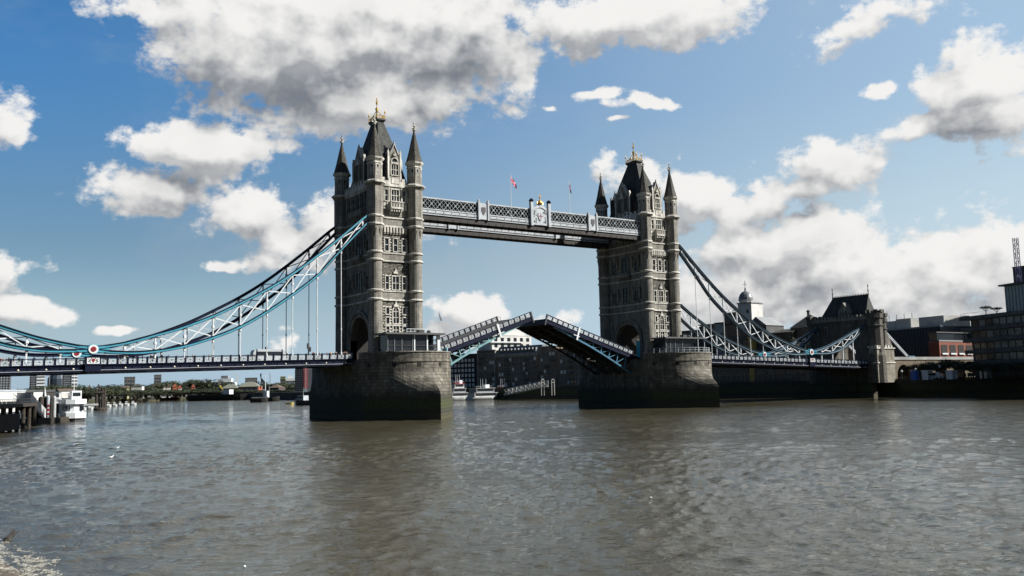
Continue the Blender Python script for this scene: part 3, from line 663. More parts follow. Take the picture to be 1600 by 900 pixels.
# ------------------------------------------------------------------ side spans
def make_deck(X0, X1, zf, label, cat='bridge deck', far=True):
    """zf(x) = parapet top height"""
    t = thing('bridge_deck', label, cat, (X0, 0, zf(X0) - 2.8)); n = 24; xs = [X0 + (X1 - X0) * i / n for i in range(n + 1)]
    slab = MB(); slab.sweep([(x, zf(x) - 1.45) for x in xs], -9.0, 9.0, .3); slab.build('roadway', asphalt, t)
    for y, s in ((-9.35, -1), (9.35, 1)):
        q = MB(); q.sweep([(x, zf(x) - 1.95) for x in xs], y - .12, y + .12, 1.15); g_ = q.build('edge_girder', navy, t)
        q = MB(); q.sweep([(x, zf(x) - 1.28) for x in xs], y - .34, y + .3, .18); q.sweep([(x, zf(x) - 1.66) for x in xs], y - .2, y + .2, .08); q.build('girder_flange', navy, g_)
        q = MB(); q.sweep([(x, zf(x) - 2.3) for x in xs], y - .40, y + .3, .09); q.build('lower_flange', steelw, g_); q = MB(); q.sweep([(x, zf(x) - 2.62) for x in xs], y - .25, y + .3, .16); q.build('bottom_plate', navy, g_)
        q = MB(); q.sweep([(x, zf(x) - .06) for x in xs], y - .16, y + .14, .14); q.build('handrail', navy, t)
        q = MB(); L = abs(X1 - X0); k = int(L / 1.76)
        for i in range(k * 1): x = X0 + (X1 - X0) * (i + .5) / k; q.box(x - .03, x + .03, y - .24, y - .1, zf(x) - 2.5, zf(x) - 1.6)
        q.build('girder_stiffener', navy, g_)
        if s == -1 or far:
            sl = (zf(X1) - zf(X0)) / (X1 - X0)
            post = MB().box(-.13, .13, -.2, .18, -.02, 1.27).box(-.17, .17, -.24, .2, 1.2, 1.3).mesh('parapet_post', navy)
            if s == -1:
                for i in range(k): 
                    x = X0 + (X1 - X0) * (i + .5) / k; inst('parapet_panel', PANEL, (x, y, zf(x) - 1.16), t, ry=-math.atan(sl))
                for i in range(k + 1): x = X0 + (X1 - X0) * i / k; inst('parapet_post', post, (x, y, zf(x) - 1.22), t)
            else:
                q = MB()
                for i in range(k): x = X0 + (X1 - X0) * (i + .5) / k; q.beam((x - .7, y, zf(x) - 1.1), (x + .7, y, zf(x) - .15), .06, .12); q.beam((x - .7, y, zf(x) - .15), (x + .7, y, zf(x) - 1.1), .06, .12); q.box(x - .9, x - .78, y - .1, y + .1, zf(x) - 1.3, zf(x))
                q.build('far_parapet', steelw, t)
    q = MB()
    k = int(abs(X1 - X0) / 5.5)
    for i in range(k + 1): x = X0 + (X1 - X0) * i / k; q.box(x - .2, x + .2, -9.3, 9.3, zf(x) - 2.6, zf(x) - 1.6)
    for y in (-5, -1.7, 1.7, 5): q.sweep([(x, zf(x) - 2.0) for x in xs], y - .15, y + .15, 1.0)
    q.build('cross_girders', darksteel, t)
    lamp = MB().lathe(0, 0, [(.05, -.16), (.16, -.06), (.17, .06), (.05, .16)], 8).mesh('bulkhead_lamp', mat('lamp_globe', (.8, .76, .6), .4))
    k = int(abs(X1 - X0) / 4.4)
    for i in range(k): x = X0 + (X1 - X0) * (i + .6) / k; inst('bulkhead_lamp', lamp, (x, -9.72, zf(x) - 2.02), t)
    return t
zL = lambda x: 14.5 - (-x - 12.4) * .0188
zR = lambda x: 14.5 - (x - SP - 14.2) * .0266
deckL = make_deck(-96, -10.75, zL, 'navy and white side span deck crossing the left water, openwork parapet')
deckR = make_deck(SP + 10.75, 174.9, zR, 'navy and white side span deck running from distant tower to castle gatehouse')

# ------------------------------------------------------------------ suspension chains
UP = [(5.0, 46.9), (7.5, 45.2), (14.1, 39.5), (19, 35.5), (24.5, 31.3), (29.8, 27.85), (35.3, 24.8), (40.9, 21.95), (47.7, 19.2), (52, 17.9), (57, 16.4), (61.5, 15.55), (63.1, 15.35)]
LO = [(5.0, 46.0), (11.1, 39.7), (14.2, 36.4), (19, 31.2), (24.3, 27.0), (29.6, 23.3), (35, 20.1), (40.6, 17.7), (47.4, 15.6), (54.3, 14.55), (60, 14.6), (63.1, 14.9)]
SU = [(0, 15.35), (2.9, 15.7), (9.2, 17.1), (15.3, 19.1), (21.6, 21.4), (28.2, 23.9)]
SLo = [(0, 14.9), (2.8, 14.8), (9, 14.9), (15.2, 16.1), (21.4, 18.9), (24.6, 20.9), (28.2, 23.3)]
def make_chain(side, y, label, cm, wm_, end_len=28.2, navy_top=True):
    """side -1: left span, +1 right span; X = tower axis"""
    X = 0 if side < 0 else SP; fx = lambda d: X + side * d; zf = zL if side < 0 else zR
    t = thing('suspension_chain', label, 'suspension chain', (fx(63.06), y, 15.1))
    w = .34
    def chord(tab, off, lo, hi, name):
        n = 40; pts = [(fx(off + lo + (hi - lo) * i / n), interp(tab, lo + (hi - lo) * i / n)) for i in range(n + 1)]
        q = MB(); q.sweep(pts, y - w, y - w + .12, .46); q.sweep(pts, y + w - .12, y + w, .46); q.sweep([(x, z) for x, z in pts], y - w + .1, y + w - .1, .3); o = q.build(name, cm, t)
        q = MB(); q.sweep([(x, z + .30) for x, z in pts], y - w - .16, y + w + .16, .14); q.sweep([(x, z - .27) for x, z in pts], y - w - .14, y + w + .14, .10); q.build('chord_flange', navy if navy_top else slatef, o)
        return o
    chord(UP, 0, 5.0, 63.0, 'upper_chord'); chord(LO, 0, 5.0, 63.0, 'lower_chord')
    chord(SU, 63.1, 0, end_len, 'upper_chord'); chord(SLo, 63.1, 0, end_len, 'lower_chord')
    ds = [63.1 - 5.52 * k for k in range(1, 10)] + [8.3]
    def web(tabU, tabL, ds, off):
        for i, d in enumerate(ds):
            u, l = interp(tabU, d), interp(tabL, d); x = fx(off + d)
            if u - l > 1.0:
                q = MB().box(x - .1, x + .1, y - .2, y + .2, l + .2, u - .2); q.lathe(x, y, [(.3, (u + l) / 2 - .25), (.3, (u + l) / 2 + .25)], 6); q.build('web_post', wm_, t)
        for a, b_ in zip(ds[:-1], ds[1:]):
            if min(interp(tabU, a) - interp(tabL, a), interp(tabU, b_) - interp(tabL, b_)) < .6: continue
            q = MB(); q.beam((fx(off + a), y - .12, interp(tabL, a) + .3), (fx(off + b_), y - .12, interp(tabU, b_) - .3), .1, .2); q.beam((fx(off + a), y + .12, interp(tabU, a) - .3), (fx(off + b_), y + .12, interp(tabL, b_) + .3), .1, .2)
            q.build('web_brace', wm_, t)
    web(UP, LO, ds, 0); web(SU, SLo, [5.5, 11, 16.5, 22, 26], 63.1)
    for d in ds[:-1]:
        l = interp(LO, d); x = fx(d); zb = zf(x) - .1
        if l - zb > .5:
            q = MB().lathe(x, y, [(.1, zb), (.1, l - .3)], 8); q.lathe(x, y, [(.1, l - 1.1), (.22, l - .9), (.22, l - .3), (.1, l - .2)], 8); q.lathe(x, y, [(.1, zb + 5), (.16, zb + 5.1), (.16, zb + 5.4), (.1, zb + 5.5)] if l - zb > 8 else [(.1, zb), (.14, zb + .3)], 8)
            q.lathe(x, y, [(.22, zb - .2), (.22, zb + .3)], 8); q.build('hanger', wm_, t)
        elif l - zb > -.6:
            q = MB().box(x - .12, x + .12, y - .15, y + .15, zb - .8, l - .2); q.build('hanger', wm_, t)
    for d in (5.5, 11, 16.5, 22):
        l = interp(SLo, d); x = fx(63.1 + d); zb = zf(x) - .3
        q = MB().box(x - .13, x + .13, y - .15, y + .15, zb - .5, l - .2); q.lathe(x, y, [(.16, l - .9), (.3, l - .7), (.3, l - .4)], 8); q.build('hanger', wm_, t)
    # pinned joint: roundel with white ring, red boss, standing on a cast pedestal
    x0 = fx(63.1); zc = 15.15
    def disc(r0, r1, ya, yb, n=24):
        q = MB(); vs = []; fs = []
        for (r, yy) in ((r0, ya), (r1, ya), (r1, yb), (r0, yb)):
            for i in range(n): a = 2 * pi * i / n; vs.append((x0 + r * cos(a), yy, zc + r * sin(a)))
        for k in range(4):
            for i in range(n): fs.append((k * n + i, k * n + (i + 1) % n, ((k + 1) % 4) * n + (i + 1) % n, ((k + 1) % 4) * n + i))
        if r0 < .02: pass
        return q.add(vs, fs)
    q = disc(.01, 1.02, y - .5, y + .5)
    q.ext([(-2.9, -.4), (-2.9, .4), (-1.2, .75), (1.2, .75), (2.9, .4), (2.9, -.4), (1.2, -.75), (-1.2, -.75)], lambda u, d, z: (x0 + u, y + d, zc + z), -.42, .42)
    rd = q.build('pin_joint', teal, t)
    disc(.46, .86, y - .6, y + .6).build('white_ring', white, rd); disc(.01, .48, y - .66, y + .66).build('red_boss', redp, rd)
    zb = zf(x0)
    q = MB().box(x0 - 1.35, x0 + 1.35, y - .7, y + .5, zb - 2.6, zb + .2); q.box(x0 - 1.5, x0 + 1.5, y - .85, y + .6, zb + .08, zb + .24); q.box(x0 - 1.5, x0 + 1.5, y - .8, y + .5, zb - 1.4, zb - 1.2)
    pd = q.build('pedestal', navy, t)
    q = MB(); q.box(x0 - 1.08, x0 + 1.08, y - .76, y - .69, zb - 1.12, zb + .02); sh = q.build('shield_panel', white, pd)
    q = MB(); q.add([(x0 + u, y - .79, zb - .55 + v) for u, v in ((-.28, .38), (.28, .38), (.28, 0), (0, -.42), (-.28, 0))] + [(x0 + u, y - .74, zb - .55 + v) for u, v in ((-.28, .38), (.28, .38), (.28, 0), (0, -.42), (-.28, 0))], [(0, 1, 2, 3, 4), (0, 5, 6, 1), (1, 6, 7, 2), (2, 7, 8, 3), (3, 8, 9, 4), (4, 9, 5, 0)])
    q.build('shield', redp, sh)
    q = MB()
    for s_ in (-1, 1):
        for (u, v, r_) in ((.55, .12, .17), (.75, -.12, .14), (.5, -.28, .12), (.8, .34, .09), (.35, .42, .09)):
            c_ = (x0 + s_ * u, zb - .55 + v); q.add([(c_[0] + r_ * cos(2 * pi * i / 6), y - .785, c_[1] + r_ * sin(2 * pi * i / 6)) for i in range(6)] + [(c_[0], y - .75, c_[1])], [(0, 1, 2, 3, 4, 5)] + [(i, (i + 1) % 6, 6) for i in range(6)])
    q.build('carved_beasts', darksteel, sh)
    return t
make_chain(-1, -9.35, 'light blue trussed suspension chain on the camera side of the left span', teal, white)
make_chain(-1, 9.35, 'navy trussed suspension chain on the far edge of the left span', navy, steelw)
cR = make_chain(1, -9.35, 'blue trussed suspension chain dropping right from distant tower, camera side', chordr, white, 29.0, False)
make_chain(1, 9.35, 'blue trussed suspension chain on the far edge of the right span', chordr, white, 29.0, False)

# ------------------------------------------------------------------ high level walkways
def make_walkway(y0, y1, label, crest):
    x0, x1 = 6.3, SP - 6.3; zt, zb = 51.25, 45.9
    t = thing('high_walkway', label, 'footbridge', ((x0 + x1) / 2, (y0 + y1) / 2, zb))
    MB().box(x0, x1, y0 + .1, y1 - .1, 47.3, 47.6).build('walkway_floor', darksteel, t)
    q = MB().box(x0, x1, y0 - .05, y1 + .05, 51.05, 51.2); q.frustum(x0, x1, y0 + .1, y1 - .1, 51.2, x0, x1, (y0 + y1) / 2 - .1, (y0 + y1) / 2 + .1, 51.75); q.build('walkway_roof', copper, t)
    q = MB()
    for i in range(34): x = x0 + (i + .5) * (x1 - x0) / 34; q.box(x - .1, x + .1, y0, y1, 46.0, 46.5)
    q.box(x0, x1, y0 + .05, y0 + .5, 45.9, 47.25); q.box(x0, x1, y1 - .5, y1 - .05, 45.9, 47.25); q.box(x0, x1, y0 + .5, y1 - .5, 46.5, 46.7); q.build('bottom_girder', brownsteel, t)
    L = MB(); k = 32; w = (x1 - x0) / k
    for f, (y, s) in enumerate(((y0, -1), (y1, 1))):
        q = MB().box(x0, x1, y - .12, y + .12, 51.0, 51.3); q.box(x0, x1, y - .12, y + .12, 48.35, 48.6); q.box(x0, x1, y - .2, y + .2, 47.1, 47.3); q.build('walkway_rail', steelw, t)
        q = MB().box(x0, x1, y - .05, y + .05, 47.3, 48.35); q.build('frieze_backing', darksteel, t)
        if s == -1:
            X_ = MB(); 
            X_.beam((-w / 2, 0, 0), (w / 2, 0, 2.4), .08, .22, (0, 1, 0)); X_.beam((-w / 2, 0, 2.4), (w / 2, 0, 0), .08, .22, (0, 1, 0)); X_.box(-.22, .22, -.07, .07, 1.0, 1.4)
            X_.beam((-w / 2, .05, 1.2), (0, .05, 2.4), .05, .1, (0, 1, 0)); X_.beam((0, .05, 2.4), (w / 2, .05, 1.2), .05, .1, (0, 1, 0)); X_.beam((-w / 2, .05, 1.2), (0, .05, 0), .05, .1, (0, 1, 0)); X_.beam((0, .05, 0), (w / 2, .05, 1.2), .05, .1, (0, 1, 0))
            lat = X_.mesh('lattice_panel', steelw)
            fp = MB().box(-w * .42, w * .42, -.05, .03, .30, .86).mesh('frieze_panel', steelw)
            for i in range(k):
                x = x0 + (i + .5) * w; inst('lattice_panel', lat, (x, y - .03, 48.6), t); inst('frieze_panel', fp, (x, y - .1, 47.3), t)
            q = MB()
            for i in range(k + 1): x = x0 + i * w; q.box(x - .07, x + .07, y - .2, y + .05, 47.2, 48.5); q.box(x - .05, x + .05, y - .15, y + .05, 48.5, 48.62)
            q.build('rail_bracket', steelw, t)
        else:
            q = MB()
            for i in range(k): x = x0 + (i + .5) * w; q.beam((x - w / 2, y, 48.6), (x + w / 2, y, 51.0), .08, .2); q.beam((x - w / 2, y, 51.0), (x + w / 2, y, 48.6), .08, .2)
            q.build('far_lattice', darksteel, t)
    q = MB().box(x0, x1, (y0 + y1) / 2 - .05, (y0 + y1) / 2 + .05, 47.6, 51); q.build('inner_partition', darksteel, t)
    y = y0
    for xc in (41.15 - 17.2, 41.15 + 17.2):
        q = MB().box(xc - 1.35, xc + 1.35, y - .3, y - .05, 47.2, 51.1); pn = q.build('cast_panel', steelw, t)
        q = MB(); 
        for s_ in (-1, 1): q.box(xc + s_ * 1.35 - .22, xc + s_ * 1.35 + .22, y - .5, y + .1, 47.0, 51.75); q.lathe(xc + s_ * 1.35, y - .2, [(.26, 51.75), (.3, 51.95), (.05, 52.2)], 6)
        q.build('panel_post', steelw, pn)
        q = MB(); q.add([(xc + u, y - .38, 49.3 + v) for u, v in ((-.6, .9), (.6, .9), (.6, -.1), (0, -1.1), (-.6, -.1))] + [(xc, y - .3, 49.2)], [(0, 1, 2, 3, 4)] + [(i, (i + 1) % 5, 5) for i in range(5)]); q.build('shield', darksteel, pn)
    if crest:
        xc = 41.15
        q = MB().box(xc - 2.5, xc + 2.5, y - .35, y - .05, 47.2, 51.2)
        q.ext([(-2.5, 51.2), (-2.2, 51.6), (-1.3, 52.0), (-.9, 52.7), (.9, 52.7), (1.3, 52.0), (2.2, 51.6), (2.5, 51.2)], lambda u, d, z: (xc + u, y - d, z), .05, .35); pn = q.build('heraldic_panel', steelw, t)
        q = MB()
        for s_ in (-1, 1): q.box(xc + s_ * 2.75 - .38, xc + s_ * 2.75 + .38, y - .65, y + .15, 46.9, 53.0)
        q.build('panel_post', steelw, pn)
        q = MB()
        for s_ in (-1, 1): q.lathe(xc + s_ * 2.75, y - .25, [(.5, 53.0), (.6, 53.2), (.6, 53.5), (.35, 53.75), (.1, 53.95)], 8)
        q.build('post_cap', navy, pn)
        q = MB(); n = 16       # shield, supporters and scrolls in relief
        q.add([(xc + u, y - .5, 49.4 + v) for u, v in ((-.75, 1.0), (.75, 1.0), (.8, 0), (.5, -.8), (0, -1.15), (-.5, -.8), (-.8, 0))] + [(xc + u, y - .34, 49.4 + v) for u, v in ((-.75, 1.0), (.75, 1.0), (.8, 0), (.5, -.8), (0, -1.15), (-.5, -.8), (-.8, 0))], [tuple(range(7))] + [(i, i + 7, (i + 1) % 7 + 7, (i + 1) % 7) for i in range(7)])
        rr = random.Random(3)
        for s_ in (-1, 1):
            for i in range(11):
                u, v, r_ = s_ * rr.uniform(.95, 2.1), rr.uniform(-1.5, 1.9), rr.uniform(.12, .3); T = Matrix.Translation((xc + u, y - .35, 49.4 + v)) @ Matrix.Rotation(rr.uniform(0, 3), 4, 'Y'); q.merge(MB().box(-r_, r_, -.14, .02, -r_ * .45, r_ * .45), T)
        for i in range(8):
            a = pi * i / 7; q.beam((xc + 1.9 * cos(a), y - .42, 50.2 + 1.6 * sin(a)), (xc + 1.9 * cos(a + .4), y - .42, 50.2 + 1.6 * sin(a + .4)), .14, .2, (0, 1, 0))
        q.build('coat_of_arms', steelw, pn)
        q = MB(); q.add([(xc + u, y - .53, 49.4 + v) for u, v in ((-.08, .9), (.08, .9), (.08, -.9), (-.08, -.9))], [(0, 1, 2, 3)]); q.add([(xc + u, y - .53, 49.5 + v) for u, v in ((-.7, .09), (.7, .09), (.7, -.09), (-.7, -.09))], [(0, 1, 2, 3)]); q.build('shield_cross', redp, pn)
        q = MB(); q.lathe(xc, y - .2, [(.6, 52.7), (.75, 53.0), (.6, 53.3), (.3, 53.6), (.1, 53.8), (.1, 54.2), (.22, 54.3), (.22, 54.5), (.05, 54.7), (.05, 55.3)], 10); q.box(xc - .32, xc + .32, y - .26, y - .14, 54.85, 55.0)
        for s_ in (-1, 1): q.lathe(xc + s_ * .8, y - .2, [(.08, 52.4), (.25, 52.7), (.06, 53.3)], 6)
        q.build('gilt_crown', mat('bright_gilding', (.75, .38, .07), .35, .5), pn)
    return t
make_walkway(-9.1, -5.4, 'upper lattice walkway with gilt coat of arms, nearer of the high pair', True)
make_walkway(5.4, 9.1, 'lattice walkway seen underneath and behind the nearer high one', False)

# ------------------------------------------------------------------ raised bascule leaves
def make_leaf(side, ang, label):
    px = 6.5 if side < 0 else SP - 6.5; sg = 1 if side < 0 else -1; pz = 11.5; th = radians(ang)
    t = thing('bascule_leaf', label, 'bridge leaf', (px, 0, pz)); L = 34.65
    T = Matrix.Translation((px, 0, pz)) @ (Matrix.Scale(sg, 4, (1, 0, 0))) @ Matrix.Rotation(-th, 4, 'Y')
    def bld(q, name, m_, par=None): o = MB().merge(q, T); return o.build(name, m_, par or t)
    bld(MB().box(-1, L, -7.55, 7.55, 1.2, 1.5), 'roadway', asphalt)
    bot = [(1.5, -3.6), (5, -3.0), (9, -2.2), (14, -1.35), (19, -.65), (24, -.15), (29, .3), (31.5, .5)]
    bt = [(x * 1.0, z) for x, z in bot]
    pts = [(x, interp(bt, x)) for x in [1.5 + 30 * i / 24 for i in range(25)]]
    for gi, y in enumerate((-7.2, -2.6, 2.6, 7.2)):
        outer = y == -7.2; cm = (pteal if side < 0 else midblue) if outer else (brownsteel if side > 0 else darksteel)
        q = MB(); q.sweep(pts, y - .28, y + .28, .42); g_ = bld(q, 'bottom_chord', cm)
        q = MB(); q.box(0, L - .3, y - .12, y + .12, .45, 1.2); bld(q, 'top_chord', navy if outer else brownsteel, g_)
        q = MB(); n = 9; xs = [3 + 26.5 * i / n for i in range(n + 1)]
        for i, x in enumerate(xs):
            z = interp(bt, x)
            if .45 - z > .3: q.box(x - .13, x + .13, y - .14, y + .14, z, .5)
            if i < n:
                x2 = xs[i + 1]; q.beam((x, y, .45), (x2 - .0, y, interp(bt, x2) + .1), .16, .26, (0, 1, 0))
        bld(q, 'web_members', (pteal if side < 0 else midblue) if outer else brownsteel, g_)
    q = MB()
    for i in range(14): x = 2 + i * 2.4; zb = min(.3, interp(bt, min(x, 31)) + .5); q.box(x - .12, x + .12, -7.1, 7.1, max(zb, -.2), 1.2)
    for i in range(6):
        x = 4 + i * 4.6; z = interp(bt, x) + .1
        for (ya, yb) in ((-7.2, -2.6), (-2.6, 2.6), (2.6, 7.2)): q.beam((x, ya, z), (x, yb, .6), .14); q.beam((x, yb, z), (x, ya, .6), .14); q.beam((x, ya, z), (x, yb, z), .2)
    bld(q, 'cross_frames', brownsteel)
    q = MB().box(L - .5, L, -7.7, 7.7, .2, 1.55); bld(q, 'leaf_nose', darksteel)
    k = int((L - 4.6) / 1.76)
    for y in (-7.75, 7.75):
        q = MB().box(1, L, y - .1, y + .1, .5, 1.55); q.box(1, L, y - .2, y + .2, 1.45, 1.6); bld(q, 'fascia', navy)
        q = MB().box(4, L, y - .12, y + .12, 2.62, 2.76); bld(q, 'handrail', navy)
        for i in range(k):
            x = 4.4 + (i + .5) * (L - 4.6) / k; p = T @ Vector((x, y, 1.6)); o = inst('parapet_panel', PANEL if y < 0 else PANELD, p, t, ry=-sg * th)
        for i in range(k + 1): x = 4.4 + i * (L - 4.6) / k; bld(MB().box(x - .12, x + .12, y - .16, y + .16, 1.5, 2.7), 'parapet_post', navy)
    q = MB().box(23.6, 24.1, -8.1, -7.75, -.6, 2.9); q.box(23.2, 25.2, -8.05, -7.8, .35, .55); bld(q, 'fender_post', white)
    q = MB().box(L - .25, L + .1, -8.0, -7.6, -.1, 2.8); q.box(L - .25, L + .1, 7.6, 8.0, -.1, 2.8); bld(q, 'end_post', darksteel)
    q = MB()
    for x, y in ((L - 3, 5.5), (L - 9, 7.4), (L - 10, 0)):
        q.beam((x, y, 1.5), (x, y, 2.7), .07); q.beam((x + 2.4, y, 1.5), (x + 2.4, y, 2.7), .07); q.beam((x, y, 2.7), (x + 2.4, y, 2.7), .07)
    bld(q, 'guard_rail', darksteel)
    return t
make_leaf(-1, 18.5, 'raised roadway leaf tilting up from the nearer tower, light blue truss')
make_leaf(1, 17.6, 'raised roadway leaf tilting up from the distant tower, dark underside showing')

# ------------------------------------------------------------------ things on the piers
def make_cabin(X, label):
    t = thing('control_cabin', label, 'cabin', (X, -13, 13)); x0, x1, y0, y1 = X - 5.6, X + 7.4, -16.2, -11.2
    MB().box(x0 + .1, x1 - .1, y0 + .1, y1, 12.9, 13.6).build('base', darksteel, t)
    q = MB().box(x0 - .9, x1 + 1.0, y0 - .9, y1 + .1, 18.35, 18.6); q.box(x0 - .7, x1 + .8, y0 - .7, y1, 18.6, 18.75); q.build('roof', mat('cabin_roof', (.07, .072, .075), .6), t)
    MB().box(x0 + .25, x1 - 3.6, y0 + .2, y0 + .26, 13.6, 18.35).build('glazing', glass, t)
    MB().box(x1 - 3.4, x1 - .5, y0 + 2.2, y0 + 2.3, 13.6, 18.35).build('glazing', glass, t)
    MB().box(x0 + .2, x0 + .26, y0 + .3, y1, 13.6, 18.35).build('glazing', glass, t)
    MB().box(x0 + .4, x1 - .4, y1 - .3, y1 - .1, 13.6, 18.35).build('back_wall', darksteel, t)
    for x in (x0, x0 + 1.6, x0 + 3.4, x0 + 6.0): MB().box(x, x + .1, y0 + .05, y0 + .3, 13.6, 18.35).build('mullion', grey_clad, t)
    for x in (x0 + 6.4, x1 - 3.4): MB().box(x, x + .28, y0, y0 + .3, 13.4, 18.35).build('column', white, t)
    MB().box(x1 - .7, x1, y0, y0 + .6, 13.2, 18.35).build('column', white, t)
    q = MB().box(x0, x1, y0 + .02, y0 + .12, 15.9, 16.0); q.build('rail', darksteel, t)
    q = MB()
    for i in range(7): x = X + 1.2 + i * 1.0; q.box(x - .04, x + .04, y1 - .9, y1 - .82, 18.75, 19.9)
    q.box(X + 1.2, X + 7.2, y1 - .9, y1 - .82, 19.85, 19.95); q.box(X + 1.2, X + 7.2, y1 - .9, y1 - .82, 19.3, 19.37); q.build('roof_railing', white, t)
    q = MB().box(X + 3.4, X + 4.8, y1 - 2.5, y1 - 1.2, 18.75, 19.6); q.lathe(X + 6.4, y1 - 1.6, [(.5, 18.75), (.5, 19.3), (.2, 19.6)], 8); q.build('roof_plant', darksteel, t)
    return t
cab1 = make_cabin(0, 'glazed cabin with flat overhanging roof beside the nearer tower')
cab2 = dup(cab1, (SP, -13, 13), 'dark glazed cabin at the foot of the distant tower', skip=('column', 'roof_railing'))
def barrier(X, label):
    q = MB(); n = 8
    for i in range(n):
        a0, a1 = radians(318 + i * 5), radians(318 + (i + 1) * 5); q.beam((X + 9.6 * cos(a0), -13 + 9.6 * sin(a0), 14.9), (X + 9.6 * cos(a1), -13 + 9.6 * sin(a1), 14.9), .15, 1.0)
    q.beam((X + 9.5, -12.6, 14.9), (X + 9.5, -9.2, 14.9), .15, 1.0); q.beam((X + 9.5, -12.6, 13), (X + 9.5, -12.6, 15.4), .2); q.beam((X + 9.5, -9.3, 13), (X + 9.5, -9.3, 15.4), .2)
    return tag(q.build('barrier', mat('faded_blue_paint', (.15, .33, .38), .6, var=.3, vscale=2)), label, 'barrier')
barrier(0, 'faded light blue metal barrier on the edge of the nearer pier')
HA, HB = [CAM + ray(px, 540) * ((78.3 - CAM.x) / ray(px, 540).x) for px in (1003, 995)]
o = tag(MB().box(78.3, 78.45, HA.y, HB.y, 13.1, 18.4).box(78.25, 78.5, HB.y, HB.y + .1, 13.1, 18.8).build('hoarding', mat('turquoise_sheet', (.03, .52, .62), .5)), 'bright turquoise hoarding seen through the distant tower archway', 'hoarding')
# rail round the distant pier
q = MB(); 
for i in range(16): a = radians(200 + i * 9); q.beam((SP + 10.3 * cos(a), -12.2 + 10.3 * sin(a), 14.4), (SP + 10.3 * cos(a), -12.2 + 10.3 * sin(a), 15.7), .08)
for i in range(15):
    a, c_ = radians(200 + i * 9), radians(209 + i * 9)
    for z in (15.1, 15.7): q.beam((SP + 10.3 * cos(a), -12.2 + 10.3 * sin(a), z), (SP + 10.3 * cos(c_), -12.2 + 10.3 * sin(c_), z), .07)
tag(q.build('railing', steelw), 'thin pale railing curving round the terrace of the distant pier', 'railing')

def flagpole(x, y, z0, z1, label, sag):
    t = thing('flagpole', label, 'flagpole', (x, y, z0)); q = MB().lathe(x, y, [(.09, z0), (.06, z1), (.12, z1 + .05), (.02, z1 + .2)], 6); q.build('pole', white, t)
    # cloth with the crossed red white and blue, hanging in folds
    f = MB(); nu, nv = 18, 10; W_, H_ = 3.0, 1.7; vs = []
    for i in range(nu + 1):
        for j in range(nv + 1):
            u, v = i / nu, j / nv; vs.append((x + .08 + W_ * u * (.55 if sag < 1 else .16), y + .25 * sin(u * 9 + v * 2) * u, z1 - .1 - v * H_ * (1 - .15 * u) - u * W_ * .62 * (1 if sag < 1 else .85)))
    f.add(vs, []); base = 0
    for i in range(nu):
        for j in range(nv):
            u, v = (i + .5) / nu * 2 - 1, (j + .5) / nv * 2 - 1
            k = 0
            if abs(u) < .13 or abs(v) < .2: k = 2 if (abs(u) < .09 or abs(v) < .12) else 1
            elif abs(abs(u) - abs(v)) < .22: k = 1 if abs(abs(u) - abs(v)) > .09 else 2
            a = i * (nv + 1) + j; f.f.append((a, a + nv + 1, a + nv + 2, a + 1)); f.mi.append(k)
    o = f.build('flag', [mat('flag_blue', (.02, .04, .22), .8), mat('flag_white', (.75, .75, .75), .8), mat('flag_red', (.55, .02, .03), .8)], t)
    return t
flagpole(32.5, -8.9, 47.5, 59.3, 'tall white pole with crossed flag blowing out, left of the walkway crest', .5)
flagpole(51.1, -8.9, 47.5, 59.6, 'tall white pole with the flag hanging limp, right of walkway crest', 1.2)
q = MB(); t = thing('flagpole', 'thin pale pole with limp dark pennant beside the nearer raised leaf', 'flagpole', (10.4, -10.5, 13.1))
MB().lathe(10.4, -10.5, [(.05, 13.1), (.03, 23.6), (.01, 24.6)], 6).build('pole', steelw, t)
MB().add([(10.4, -10.5, 24.4), (10.6, -10.45, 23.6), (11.3, -10.3, 22.4), (11.2, -10.5, 21.9), (10.6, -10.6, 22.1), (10.45, -10.5, 23.2)], [(0, 1, 5), (1, 2, 3, 4, 5)]).build('flag', darksteel, t)
# signal mast on the nearer leaf root
t = thing('signal_mast', 'short dark signal mast with platform at foot of the raised leaf', 'signal mast', (11.6, 4, 13.1))
MB().box(11.5, 11.75, 3.9, 4.1, 13.1, 20.6).build('mast', steelw, t); MB().box(10.6, 12.8, 3.5, 4.5, 17.4, 17.55).build('platform', steelw, t)
q = MB().box(11.3, 12.3, 3.8, 4.2, 20.2, 20.7); q.box(12.1, 12.4, 3.8, 4.2, 19.5, 20.2); q.build('signal_lamp', darksteel, t)
def traffic_signal(x, y, z, label):
    t = thing('traffic_signal', label, 'traffic signal', (x, y, z)); MB().lathe(x, y, [(.07, z), (.07, z + 3.2)], 6).build('pole', darksteel, t)
    MB().box(x - .22, x + .22, y - .2, y + .2, z + 2.4, z + 3.6).build('signal_head', darksteel, t); MB().box(x + .3, x + .6, y - .15, y + .15, z + 1.8, z + 2.8).build('signal_head', darksteel, t)
traffic_signal(-20.6, -8.4, zL(-20) - 1.3, 'dark traffic signal on the left span closest to the tower')
traffic_signal(-24.6, 6.5, zL(-24) - 1.3, 'dark traffic signal on left span further from the tower')

